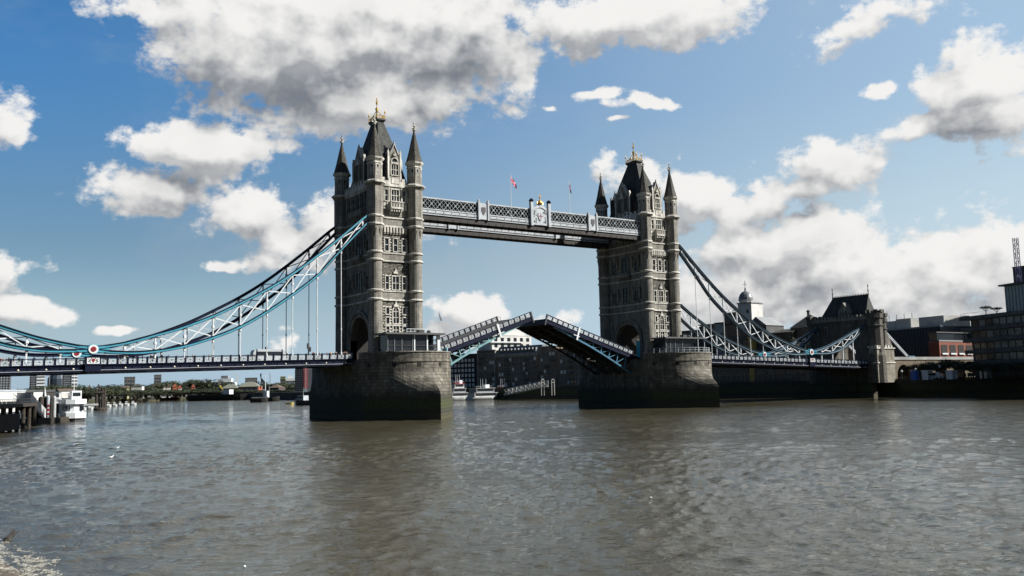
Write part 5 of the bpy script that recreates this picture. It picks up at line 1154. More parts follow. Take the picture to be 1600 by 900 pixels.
for k in range(34):
    px = 92 + k * 11.2 + (k * 37 % 7); spots.append((px, 609.5 + (k * 13 % 5) * .6, 640 + min(1, (px - 90) / 160) * 230 - max(0, px - 330) * .3, 10))
LBL = ['dense dark tree on the far bank', 'olive green tree on the far bank', 'low spreading dark tree on the far bank', 'tall rounded tree on the far bank']
def far_where(px):
    for lim, w_ in ((60, 'left of the dark apartment towers'), (118, 'in front of the apartment towers'), (160, 'above the pile cluster'), (210, 'below the flat dark block'), (250, 'below the small square tower'), (292, 'among the red roofed houses'), (328, 'in the tallest clump'), (370, 'by the long white block'), (425, 'behind the brick boathouse'), (999, 'close to the glass tower')):
        if px < lim: return w_
for i, (px, py, D, w_) in enumerate(spots): tree(px, py - 2.4, D, 3.2, w_ * 1.45, i % 4, LBL[i % 4] + ', ' + far_where(px), GT)
for i, (px, py, D, w_) in enumerate([(1438, 566, 312, 4.5), (1452, 563, 316, 5), (1466, 560, 318, 5), (1480, 558, 320, 5), (1494, 560, 318, 5), (1508, 563, 314, 4.6), (1522, 566, 308, 4.6), (1537, 565, 305, 5), (1553, 566, 303, 5), (1569, 564, 300, 5), (1585, 566, 298, 5), (1601, 563, 296, 5)]):
    tree(px, py - 3, D, LZ, w_ * .9, [0, 2, 1, 0][i % 4], ['dark bushy tree', 'green leafy tree', 'low wide tree', 'rounded tree'][i % 4] + ' on right promenade ' + ('in front of the glass office', 'in front of the orange brick block', 'in front of the concrete office')[0 if px < 1470 else 1 if px < 1520 else 2], 'trees along the right promenade')
tree(1247, 511, 360, LZ, 4.2, 0, 'brown leafed tree between swept roof building and gatehouse', 'trees along the right promenade')

# ------------------------------------------------------------------ far bank buildings
F_ = lambda *a, **k: facade(*a, **k)
t, P, L, z1 = F_('dark apartment tower cut by the left picture edge', 'apartment tower', 'apartment_tower', -14, 900, 17, 905, 3, 576, 18, dconcrete, 12, 6, W_far)
t, P, L, z1 = F_('dark apartment tower with pale balcony side, second from left', 'apartment tower', 'apartment_tower', 46, 980, 57, 980, 3, 579, 16, dconcrete, 12, 3, W_far); P(MB().box(L, L + 7, 2, 16, 3, z1), 'balcony_side', grey_clad)
for r in range(11): P(MB().box(L, L + 7.4, 1.2, 2, 8 + r * 3, 9 + r * 3), 'balcony', white)
t, P, L, z1 = F_('ribbed grey apartment tower, rightmost of the left towers', 'apartment tower', 'apartment_tower', 97, 1000, 112, 1000, 3, 578, 16, dconcrete, 12, 4, W_far); P(MB().box(L, L + 5, 2, 16, 3, z1), 'balcony_side', grey_clad)
for r in range(12): P(MB().box(L, L + 5.5, 1.2, 2, 6 + r * 3.2, 7.3 + r * 3.2), 'balcony', white)
p = at(90, 600, 1050); tag(MB().lathe(p.x, p.y, [(9.5, 3), (9.5, zat(90, 592, 1050)), (7.5, zat(90, 586, 1050)), (4, zat(90, 583, 1050)), (0, zat(90, 582, 1050))], 14).build('domed_building', mat('blue_slate_roof', (.03, .045, .065), .5)), 'dark blue round topped building left of the ribbed tower', 'building')
F_('flat dark concrete block above the far trees, left of two', 'building', 'concrete_block', 194, 1150, 211, 1150, 3, 589.5, 20, dconcrete, 5, 4, W_far); F_('small square concrete tower above the far trees', 'building', 'concrete_block', 240.5, 1200, 252, 1200, 3, 586, 12, dconcrete, 6, 3, W_far)
F_('long low olive roofed shed among far trees', 'building', 'shed', 182, 870, 199, 868, 3, 606, 10, mat('olive_render', (.30, .29, .15), .8, var=.2), 2, 6, W_far, roof='gable', roofm=tileb, rh=1.5)
F_('white two storey house below the flat dark block', 'house', 'house', 205, 875, 222, 873, 3, 603.5, 9, render_w, 2, 5, W_far, roof='hip', roofm=slate, rh=2.2)
hs_ = [(128, 136, 800, 607.5, render_w, slate, 'cream gabled house on far bank near the mast top'), (137, 143, 805, 607, render_w, tileb, 'pale gabled house beside the cream one on far bank'), (151, 157, 820, 605.5, render_w, slate, 'small bright white gabled house right of the pale pair'), (237, 243, 920, 604, render_w, tileb, 'white gabled house left of the brown roofs'), (244, 251, 922, 605, brick_yel, tileb, 'stock brick house with brown roof on far bank'), (253, 259, 925, 604, render_w, slate, 'white house with slate roof among far trees'), (260, 267, 925, 605, render_w, tileb, 'pale house with brown roof beside a slate roofed one'), (270, 277, 930, 604.5, redbrick, tile_red, 'red tiled house, leftmost of the red roofs'), (278, 284, 935, 606.5, render_w, tile_red, 'low house with red tiles beside the leftmost red roof'), (299, 305, 950, 605, redbrick, tile_red, 'lone house with bright red gable under the tall trees')]
for (a, b_, D, y, wm_, rm, lb) in hs_: F_(lb, 'house', 'house', a, D, b_, D, 3, y, 9, wm_, 2, 2, W_far, roof='gable_front', roofm=rm, rh=3.2, group='small houses on the far bank')
F_('small dark grey block left of the long white one', 'building', 'concrete_block', 322, 1000, 330, 1000, 3, 594.5, 12, dconcrete, 4, 3, W_far)
t, P, L, z1 = F_('long bright white stepped apartment block above the far trees', 'apartment block', 'white_block', 329.5, 990, 366, 985, 3, 598, 14, white, 4, 12, W_far, roofm=white); P(MB().box(L * .25, L * .85, 2, 12, z1, z1 + 4.0), 'upper_storey', white); P(MB().box(L * .4, L * .7, 3, 10, z1 + 4, z1 + 7), 'upper_storey', grey_clad)
F_('dull grey slab block right of the long white one', 'building', 'concrete_block', 383, 1050, 402, 1050, 3, 591, 12, mat('dull_slab', (.09, .095, .09), .8), 4, 7, W_far)
t, P, L, z1 = F_('red brick boathouse with hipped grey roof and white window bands', 'boathouse', 'boathouse', 372, 880, 404, 875, 3, 604.5, 14, redbrick, 3, 14, win_mesh(2.2, 2.0, white, 1, 1), roof='hip', roofm=mat('grey_green_roof', (.16, .17, .14), .8), rh=4.5)
F_('smaller grey roofed shed left of the brick boathouse', 'building', 'shed', 346, 890, 371, 885, 3, 607, 10, brick_dark, 2, 7, W_far, roof='hip', roofm=mat('grey_green_roof', (.16, .17, .14), .8), rh=3.8)
F_('purple brown wharf building right of the moored ship mast', 'building', 'wharf_building', 419, 860, 436, 855, 3, 606, 12, mat('plum_brick', (.07, .045, .055), .8), 3, 7, W_far, roof='hip', roofm=tileb, rh=3.2)
t, P, L, z1 = F_('white stepped balcony block close to the dark glass tower', 'apartment block', 'white_block', 446, 950, 461, 950, 3, 592, 12, white, 5, 6, W_far); P(MB().box(L * .3, L * .8, 2, 10, z1, z1 + 4), 'upper_storey', white)
F_('narrow olive clad block left of the white stepped one', 'building', 'concrete_block', 438, 940, 446, 940, 3, 589, 12, mat('olive_cladding', (.14, .15, .05), .7), 5, 3, W_far)
t, P, L, z1 = F_('dark glass residential tower just left of the nearer pier', 'apartment tower', 'glass_tower', 461, 800, 475.5, 798, 3, 576, 14, mat('grey_glass', (.05, .065, .07), .2, var=.3, vscale=.1), 11, 5, W_far)
t, P, L, z1 = F_('white balconied tower tight against the nearer pier', 'apartment tower', 'balcony_tower', 480, 780, 500, 778, 3, 573, 14, render_w, 0, 0)
for r in range(12): P(MB().box(0, L, -1.2, 0, 4 + r * 2.2, 5 + r * 2.2), 'balcony', steelw)
crane(477.5, 607, 575, 760, 2.6, mat('crane_red', (.20, .02, .02), .5), 'dark red lattice mast between the glass tower and the pier')
crane(370.5, 600, 585.5, 900, .5, yellow, 'faint yellow crane above the brick boathouse', (362, 583))
crane(422, 600, 585, 880, .7, grey_clad, 'thin grey crane right of the dark hooked dock crane', (420, 582))
crane(30, 612, 603, 620, .6, steelw, 'small pale derrick above the jetty roof', (20, 601)); crane(77, 606, 588, 900, .5, steelw, 'thin pale crane left of the domed building', (83, 584))
# dock crane with hooked jib
p = at(410, 608, 870); t = thing('dock_crane', 'black dock crane with hooked jib and splayed legs', 'crane', (p.x, p.y, p.z)); r_ = lambda x, y: at(x, y, 870)
q = MB()
for a, b_ in (((407, 607), (409, 592)), ((413, 607), (409.5, 592)), ((409, 597), (407, 585)), ((409.5, 592), (414, 599))): q.beam(r_(*a), r_(*b_), 1.0)
q.beam(r_(406.5, 585), r_(408.7, 585.6), 2.0); q.build('frame', dull, t); 
q = MB().beam(r_(343, 602), r_(351, 613), .8); q.beam(r_(343, 602), r_(347, 604), .5); t = thing('excavator', 'yellow excavator with raised arm on the dark barge', 'excavator', tuple(r_(350, 614))); q.build('arm', yellow, t); MB().beam(r_(347.5, 614.5), r_(353.5, 614.5), 3.2, 2.4).build('cab', yellow, t); MB().beam(r_(347, 616.4), r_(354, 616.4), 3, 1.2).build('track', darksteel, t)

# ------------------------------------------------------------------ boats
def hull(px0, px1, D0, D1, h, beam_, m_, label, cat, name, group=None, z=0.0, bow=1, sheer=.35):
    A_ = at(px0, 600, D0); B_ = at(px1, 600, D1); d = Vector((B_.x - A_.x, B_.y - A_.y, 0)); L = d.length; d.normalize(); n = Vector((-d.y, d.x, 0)); mid = (A_ + B_) / 2
    t = thing(name, label, cat, (mid.x, mid.y, 0), group); T = Matrix.Translation((A_.x, A_.y, 0)) @ Matrix(((d.x, n.x, 0, 0), (d.y, n.y, 0, 0), (0, 0, 1, 0), (0, 0, 0, 1)))
    q = MB(); K = 13; rows = [(-.4, .62), (0, .8), (h * .6, .96), (h, 1.0)]; vs = []
    for zz, wf in rows:
        for sgn in (-1, 1):
            for i in range(K):
                s_ = i / (K - 1); e = s_ if bow > 0 else 1 - s_; half = beam_ / 2 * wf * (min(1, (1 - e) * 3.2) ** .6 if e > .6 else min(1, .82 + e)); zz2 = zz + (sheer * h * max(0, e - .5) ** 2 * 4 if zz > 0 else 0)
                vs.append((L * s_, sgn * half, zz2))
    fs = []
    for r in range(3):
        for k in range(2):
            for i in range(K - 1): a = r * 2 * K + k * K + i; fs.append((a, a + 1, a + 2 * K + 1, a + 2 * K))
        for i in (0, K - 1): a = r * 2 * K + i; fs.append((a, a + K, a + 3 * K, a + 2 * K))
    for i in range(K - 1): a = 3 * 2 * K + i; fs.append((a, a + 1, a + K + 1, a + K))
    q.add(vs, fs); 
    def P(q_, nm, mm, par=None): return MB().merge(q_, T).build(nm, mm, par or t)
    P(q, 'hull', m_); return t, P, L
def party_boat(px0, px1, D, decks, label, red=False, h=1.6, bw=6.5):
    t, P, L = hull(px0, px1, D, D * (1 + (px1 - px0) * .00048), h, bw, boatw if not red else boatw, label, 'passenger boat', 'passenger_boat', 'passenger boats moored off the warehouses')
    P(MB().box(.5, L * .93, -bw / 2 - .05, bw / 2 + .05, .1, .35), 'waterline_stripe', darksteel); z = h
    for k in range(decks):
        a, b_ = .06 + .07 * k, .88 - .09 * k; o = P(MB().box(L * a, L * b_, -bw * .42, bw * .42, z, z + 2.1), 'deckhouse', boatw if k % 2 == 0 else grey_clad)
        P(MB().box(L * (a + .03), L * (b_ - .03), -bw * .42 - .06, bw * .42 + .06, z + .75, z + 1.7), 'window_band', glass, o)
        P(MB().box(L * (a - .03), L * (b_ + .03), -bw * .47, bw * .47, z + 2.1, z + 2.28), 'deck_roof', mat('boat_red', (.45, .03, .02), .5) if red and k == decks - 1 else boatw, o); z += 2.28
    for i in range(int(L / 1.6)): 
        u = L * .1 + i * 1.5
        if u < L * .7: P(MB().box(u, u + .06, -bw * .45, -bw * .45 + .06, z, z + .9), 'rail_post', steelw)
    P(MB().box(L * .1, L * .7, -bw * .45, -bw * .45 + .07, z + .85, z + .95), 'rail', steelw); P(MB().box(L * .55, L * .70, -1.2, 1.2, z, z + 1.7), 'wheelhouse', white)
    for u in (.42, .5, .62): P(MB().lathe(L * u, 0, [(.09, z), (.05, z + 4.6)], 6), 'mast', white)
party_boat(700, 729, 462, 3, 'white boat with red top deck against the nearer pier', True); party_boat(733, 775, 452, 2, 'two deck white and grey passenger boat left of the gangway', False, 1.4, 8); party_boat(770, 799, 470, 2, 'passenger boat with red roof behind the foot of the gangway', True, 1.3, 6)
tag(MB().beam(at(725, 624.5, 466), at(800, 624, 483), 5, .9).build('mooring_pontoon', darksteel), 'long dark pontoon under the moored passenger boats', 'pontoon')
# gangway up to the wharf
a, b_ = at(791, 617, 446), at(853, 604, 412); t = thing('gangway', 'white lattice gangway sloping up from the boats to the wharf', 'gangway', tuple(a)); d = (b_ - a); H = Vector((0, 0, 2.6)); sd = Vector((-d.y, d.x, 0)).normalized() * 1.2
for s_ in (-1, 1):
    q = MB().beam(a + sd * s_, b_ + sd * s_, .3); q.beam(a + sd * s_ + H, b_ + sd * s_ + H, .25); K = 9
    for i in range(K): u, v = a + d * (i / K) + sd * s_, a + d * ((i + 1) / K) + sd * s_; q.beam(u, v + H, .16); q.beam(v, v + H, .14); q.beam(u + H, v, .1)
    q.build('side_truss', boatw, t)
MB().beam(a, b_, 2.2, .15).build('walkway', grey_clad, t)
for px, lb in ((848, 'pale steel pile post at the top of the gangway'), (864, 'pale steel post standing right of the gangway top')):
    p = at(px, 609, 410); q = MB().box(p.x - .9, p.x - .6, p.y - .2, p.y + .2, 2, zat(px, 592, 410)).box(p.x + .6, p.x + .9, p.y - .2, p.y + .2, 2, zat(px, 592, 410)).box(p.x - .9, p.x + .9, p.y - .2, p.y + .2, zat(px, 593.5, 410), zat(px, 592, 410)); q.box(p.x - .6, p.x + .6, p.y - .1, p.y + .1, zat(px, 598, 410), zat(px, 597, 410)); tag(q.build('mooring_post', concrete), lb, 'mooring post')
# boats on the left reach
t, P, L = hull(462, 489, 433, 425, 2.2, 5, darksteel, 'dark hulled workboat partly hidden by the nearer pier', 'workboat', 'workboat', bow=-1)
o = P(MB().box(L * .25, L * .6, -1.6, 1.6, 2.2, 4.4), 'wheelhouse', steelw); P(MB().box(L * .28, L * .57, -1.65, 1.65, 3.2, 4.0), 'window_band', glass, o); P(MB().lathe(L * .45, 0, [(.1, 4.4), (.05, 8)], 6), 'mast', steelw); P(MB().lathe(L * .12, 0, [(.5, 1.2), (.5, 3.0), (.3, 3.3)], 8), 'fender', darksteel)
t, P, L = hull(392, 419, 600, 598, 2.6, 6, dull, 'dark barge hull moored below the brick boathouse', 'barge', 'barge'); P(MB().box(L * .08, L * .9, -2.4, 2.4, 2.5, 3.2), 'hatch_cover', grey_clad)
t, P, L = hull(409, 437, 640, 636, 2.6, 7, dull, 'dark ship with tall white mast and wheelhouse', 'ship', 'ship'); P(MB().box(L * .15, L * .35, -2, 2, 2.6, 7), 'wheelhouse', white); P(MB().lathe(L * .2, 0, [(.35, 7), (.2, 18)], 6), 'mast', white); P(MB().lathe(L * .05, 0, [(.25, 2.6), (.15, 11)], 6), 'mast', steelw); P(MB().lathe(L * .42, 0, [(.25, 2.6), (.15, 10)], 6), 'mast', steelw)
t, P, L = hull(300, 386, 830, 800, 5.0, 14, dull, 'very long black barge lying along the far bank', 'barge', 'barge', sheer=.05); P(MB().box(L * .6, L * .72, -3, 3, 5, 9), 'deckhouse', white)
t, P, L = hull(447, 459, 470, 469, .7, 2, yellow, 'small yellow dinghy right of the dark ship', 'dinghy', 'dinghy'); P(MB().box(L * .2, L * .7, -.7, .7, .65, .8), 'thwart', darksteel)
for i, (a_, b2, D, lb) in enumerate([(166, 175, 560, 'white motor cruiser at the left end of the far yacht row'), (176, 184, 575, 'white motor cruiser second in the far yacht row'), (185, 193, 590, 'white yacht in the middle of the far row'), (194, 203, 605, 'white yacht right of centre in the far row'), (204, 214, 625, 'small white cruiser at the right end of the far yacht row'), (127, 136, 455, 'white cruiser moored right of the white ferry'), (137, 147, 470, 'white cruiser moored just left of the pile cluster')]):
    t, P, L = hull(a_, b2, D, D, 1.1, 3.2, boatw, lb, 'yacht', 'yacht', 'white yachts moored on the left reach'); o = P(MB().frustum(L * .2, L * .7, -1.2, 1.2, 1.1, L * .28, L * .6, -1, 1, 2.5), 'cabin', white); P(MB().box(L * .27, L * .63, -1.15, 1.15, 1.6, 2.1), 'window_band', glass, o)
tag(MB().beam(at(100, 633, 430), at(150, 632, 440), 3, .8).build('pontoon', grey_clad), 'pale floating pontoon right of the white ferry', 'pontoon')
# timber pile cluster in the stream
p = at(156, 640, 441); t = thing('pile_cluster', 'four thick timber piles on a round base standing in the river', 'mooring piles', (p.x, p.y, 0))
for i, (dx, dy) in enumerate(((-1.5, 0), (-.3, .6), (.9, -.2), (1.9, .5))): MB().lathe(p.x + dx, p.y + dy, [(.55, -1), (.5, 9.2 + i % 2 * .6)], 9).build('pile', timber, t)
MB().lathe(p.x + .2, p.y, [(2.9, -.3), (2.9, .8), (2.5, 1.1)], 14).build('base', timber, t); MB().box(p.x - 2.1, p.x + 2.4, p.y - .9, p.y - .7, 7.6, 8.3).build('waling', timber, t)

# ------------------------------------------------------------------ jetty, piles and ferry at the left edge
def G(px, D, z=0.0): p = at(px, 600, D); return Vector((p.x, p.y, z))
t = thing('jetty', 'black timber jetty on piles with handrails at the left edge', 'jetty', tuple(G(0, 205, 0)))
a, b_ = G(-60, 176), G(37, 232); zt = zat(20, 634, 205)
MB().beam(a + Vector((0, 0, zt)), b_ + Vector((0, 0, zt)), 6, .7).build('deck', timber, t); dd = (b_ - a)
for i in range(9):
    c_ = a + dd * (i / 8)
    for s_ in (-2.4, 2.4): MB().lathe(c_.x + s_, c_.y, [(.42, -1), (.38, zt)], 8).build('pile', timber, t)
MB().beam(G(-60, 180, 1.8), G(18, 205, 1.8), 3.5, 3.0).build('fender_wall', timber, t)
q = MB()
for i in range(30): c_ = a + dd * (i / 29) + Vector((2.6, 0, zt)); q.beam(c_, c_ + Vector((0, 0, 1.3)), .08)
for z in (.7, 1.3): q.beam(a + Vector((2.6, 0, zt + z)), b_ + Vector((2.6, 0, zt + z)), .07)
q.build('handrail', darksteel, t)
t, P, L, z1 = facade('white flat roofed pier building with dark windows at the left edge', 'building', 'pier_building', -30, 268, 40, 300, 2.5, 612, 8, render_w, 1, 9, win_mesh(2.4, 1.6, darksteel, 1, 1), roofm=steelw)
facade('small white hut above the gangway roof near the left edge', 'hut', 'hut', 53, 330, 69, 332, 2, 613, 5, render_w, 1, 5, win_mesh(1.2, 1.6, dull), parapet=False)
facade('row of pale waterfront huts behind the white ferry mast', 'building', 'waterfront_huts', 93, 520, 116, 522, 2, 611, 6, render_w, 1, 6, win_mesh(2.0, 2.2, dull), roof='gable', roofm=tileb, rh=1.2)
facade('dark low waterside building beneath the far trees', 'building', 'waterside_building', 40, 560, 128, 600, 0, 613, 8, mat('dark_boarding', (.03, .028, .025), .9), 1, 12, W_far, roof='gable', roofm=slate, rh=1.4)
# covered boatw gangway running down to the pontoon
a, b_ = G(38, 246, zat(38, 630, 246)), G(63, 255, zat(63, 655, 255)); t = thing('covered_gangway', 'white ribbed gangway canopy sloping down to the ferry pontoon', 'gangway', (a.x, a.y, 0)); d = b_ - a; K = 13
sd = Vector((-d.y, d.x, 0)).normalized() * 1.6
q = MB()
for i in range(K): p_, p2 = a + d * (i / K), a + d * ((i + .8) / K); q.add([p_ + sd, p_ - sd, p_ - sd + Vector((0, 0, 2.5 * (1 - .25 * i / K))), p_ + sd + Vector((0, 0, 2.5)), p2 + sd, p2 - sd, p2 - sd + Vector((0, 0, 2.5)), p2 + sd + Vector((0, 0, 2.5))], [(0, 1, 2, 3), (4, 7, 6, 5), (0, 4, 5, 1), (3, 2, 6, 7), (0, 3, 7, 4), (1, 5, 6, 2)])
q.build('ribbed_canopy', boatw, t); MB().beam(a - Vector((0, 0, .5)), b_ - Vector((0, 0, .5)), 3.6, .6).build('gangway_floor', darksteel, t)
q = MB()
for i in range(K): p_ = a + d * (i / K) + Vector((-2.2, 0, 0)); q.beam(p_, p_ + Vector((0, 0, 2.4)), .1)
q.beam(a + Vector((-2.2, 0, 2.4)), b_ + Vector((-2.2, 0, 2.4)), .12); q.build('handrail', steelw, t)
tag(MB().beam(G(42, 252, .6), G(98, 262, .6), 7, 1.5).build('landing_pontoon', timber), 'dark landing pontoon beneath the tall guide piles', 'pontoon')
for i, (px, py, D, m_, lb) in enumerate([(65, 622, 255, timber, 'thick black guide pile, leftmost of the group beside the ferry'), (70, 621, 257, timber, 'black guide pile second from left beside the ferry'), (76, 620, 256, steelw, 'pale guide pile with red and white bands'), (81, 621, 259, timber, 'black guide pile right of the banded one'), (86, 621, 257, boatw, 'slender white guide pile nearest to the ferry'), (91, 627, 262, timber, 'short black guide pile touching the ferry')]):
    p = G(px, D); t = thing('guide_pile', lb, 'mooring pile', (p.x, p.y, 0), 'guide piles by the ferry pontoon'); r = .62 if m_ is timber else .42; zt = zat(px, py, D); MB().lathe(p.x, p.y, [(r, -1), (r, zt), (r * .3, zt + .4)], 10).build('shaft', m_, t)
    if px == 76:
        for k in range(3): MB().lathe(p.x, p.y, [(r + .04, 2.0 + k * 1.0), (r + .04, 2.5 + k * 1.0)], 10).build('red_band', redp, t)
    if px == 70: MB().lathe(p.x, p.y, [(.5, zt + .3), (.1, zt + 2.6)], 4).build('topmark', boatw, t)
q = MB()
for i in range(6): p0, p1 = G(88 + i * 1.7, 258 + i, zat(88, 622, 258)), G(89.7 + i * 1.7, 259 + i, zat(88, 622, 258)); q.beam(p0, p1, .16); q.beam(p0 - Vector((0, 0, 1.2)), p1 - Vector((0, 0, 1.2)), .16); q.beam(p0, p1 - Vector((0, 0, 1.2)), .12)
tag(q.build('lattice_arm', white), 'white lattice arm reaching from the guide piles towards the ferry', 'lattice arm')
# the ferry, bow towards the camera
c_ = G(113, 262); ax = (CAM - c_); ax.z = 0; ax.normalize(); ax = (Matrix.Rotation(radians(14), 4, 'Z') @ ax); sx = Vector((-ax.y, ax.x, 0))
t = thing('ferry', 'white double deck river ferry moored bow on at the left', 'ferry', (c_.x, c_.y, 0)); T = Matrix.Translation((c_.x, c_.y, 0)) @ Matrix(((ax.x, sx.x, 0, 0), (ax.y, sx.y, 0, 0), (0, 0, 1, 0), (0, 0, 0, 1)))
def P(q, nm, mm, par=None): return MB().merge(q, T).build(nm, mm, par or t)
def bowpoly(w, l0, l1): return [(l0, -w), (l1 - 2.6, -w), (l1 - .8, -w * .62), (l1, 0), (l1 - .8, w * .62), (l1 - 2.6, w), (l0, w)]
P(MB().prism(bowpoly(3.0, -12, 3.4), -.4, .9), 'lower_hull', darksteel); P(MB().prism(bowpoly(3.25, -12, 3.9), .9, 2.3), 'hull', white)
o = P(MB().prism(bowpoly(3.0, -12, 2.6), 2.3, 4.5), 'saloon', white)
for y in (-2.4, -1.2, .15, 1.5): P(MB().box(1.0, 2.2, y, y + .9, 2.75, 4.0), 'saloon_window', glass, o)
for x in range(-10, 0, 2): P(MB().box(x, x + 1.5, -3.08, -3.0, 2.75, 4.0), 'saloon_window', glass, o); P(MB().box(x, x + 1.5, 3.0, 3.08, 2.75, 4.0), 'saloon_window', glass, o)
P(MB().prism(bowpoly(3.35, -12, 3.5), 4.5, 5.7), 'upper_bulwark', white)
o = P(MB().box(-3, .6, -.2, 2.2, 5.7, 7.9), 'wheelhouse', white); P(MB().box(.55, .68, .1, 1.9, 6.5, 7.4), 'wheelhouse_window', glass, o); P(MB().box(-2.6, .2, -.28, -.18, 6.5, 7.4), 'wheelhouse_window', glass, o)
o = P(MB().box(-6, .2, -2.6, -.5, 7.4, 7.6), 'canopy', white)
for x in (-6, -3, 0): P(MB().box(x, x + .12, -2.6, -2.48, 5.7, 7.4), 'canopy_post', boatw, o)
P(MB().lathe(-.6, .6, [(.09, 7.9), (.05, zat(115, 584, 262))], 6), 'mast', white)
q = MB()
for k in range(7): q.lathe(-5.5 + k * 1.2, -3.4, [(.0, 1.0), (.35, 1.3), (.35, 1.9), (0, 2.1)], 8)
P(q, 'fenders', darksteel)

# ------------------------------------------------------------------ right promenade
for px, lb in ((1450, 'white square framed kiosk left of the three on the promenade'), (1488, 'white framed kiosk in the middle of the promenade'), (1541, 'white framed kiosk before the concrete office')):
    p = G(px, 308); z1 = zat(px, 580, 308); t = thing('kiosk', lb, 'kiosk', (p.x, p.y, LZ), 'white kiosks on the promenade'); 
    for s_ in (-1.2, 1.2): MB().box(p.x + s_ - .18, p.x + s_ + .18, p.y - 1, p.y + 1, LZ, z1).build('side_panel', white, t)
    MB().box(p.x - 1.5, p.x + 1.5, p.y - 1.2, p.y + 1.2, z1, z1 + .3).build('roof', white, t); MB().box(p.x - 1.0, p.x + 1.0, p.y - .2, p.y + .2, LZ, LZ + 1).build('counter', grey_clad, t)
def lamp(px, pyt, D, z0, label, group=None):
    p = G(px, D); z1 = zat(px, pyt, D); t = thing('street_lamp', label, 'street lamp', (p.x, p.y, z0), group); MB().lathe(p.x, p.y, [(.16, z0), (.1, z0 + 1), (.07, z1 - .5)], 8).build('post', darksteel, t); MB().lathe(p.x, p.y, [(.1, z1 - .5), (.36, z1 - .25), (.36, z1 + .1), (.05, z1 + .35)], 10).build('globe', white, t)
for px, py, lb in ((1410, 580, 'globe street lamp near the viaduct arches'), (1470, 572, 'globe street lamp before the orange brick block'), (1547, 570, 'globe street lamp before the dark concrete office'), (1432, 577, 'globe street lamp beside the blue box'), (1589, 573, 'globe street lamp nearest the right edge')): lamp(px, py, 306, LZ, lb, 'street lamps on the right promenade')
p = G(1459, 310); t = thing('van', 'white van parked between the kiosks on right promenade', 'van', (p.x, p.y, LZ)); q = MB(); q.ext([(-2.3, .4), (-2.3, 2.2), (1.2, 2.25), (1.9, 1.4), (2.4, 1.2), (2.4, .4)], lambda u, d, z: (p.x + u * .25 + d, p.y - u, LZ + z), -.95, .95); q.build('body', white, t)
for u in (-1.5, 1.5):
    for s_ in (-.95, .95): w = MB().lathe(0, 0, [(.35, -.1), (.35, .1)], 12); MB().merge(w, Matrix.Translation((p.x + u * .25 + s_, p.y - u, LZ + .35)) @ Matrix.Rotation(pi / 2, 4, 'Y')).build('wheel', darksteel, t)
MB().box(p.x - 1.6, p.x - .9, p.y - 1.3, p.y + 1.6, LZ + 1.3, LZ + 1.9).build('side_window', glass, t)
p = G(1430, 300); t = tag(MB().box(p.x - .8, p.x + .8, p.y - .8, p.y + .8, LZ, LZ + 2.6).box(p.x - .9, p.x + .9, p.y - .9, p.y + .9, LZ + 2.6, LZ + 2.8).build('ticket_booth', mat('booth_blue', (.03, .10, .42), .5)), 'small bright blue booth below the viaduct', 'booth')
q = MB(); 
for i in range(len(SB) - 1):
    a, c_ = Vector((*SB[i], LZ)), Vector((*SB[i + 1], LZ)); k = max(1, int((c_ - a).length / 2.0))
    if a.y > 60: continue
    for j in range(k): p = a + (c_ - a) * j / k + Vector((.3, 0, 0)); q.beam(p, p + Vector((0, 0, 1.1)), .08)
    q.beam(a + Vector((.3, 0, 1.1)), c_ + Vector((.3, 0, 1.1)), .08); q.beam(a + Vector((.3, 0, .6)), c_ + Vector((.3, 0, .6)), .05)
tag(q.build('promenade_railing', darksteel), 'dark iron railing along the top of the right river wall', 'railing')

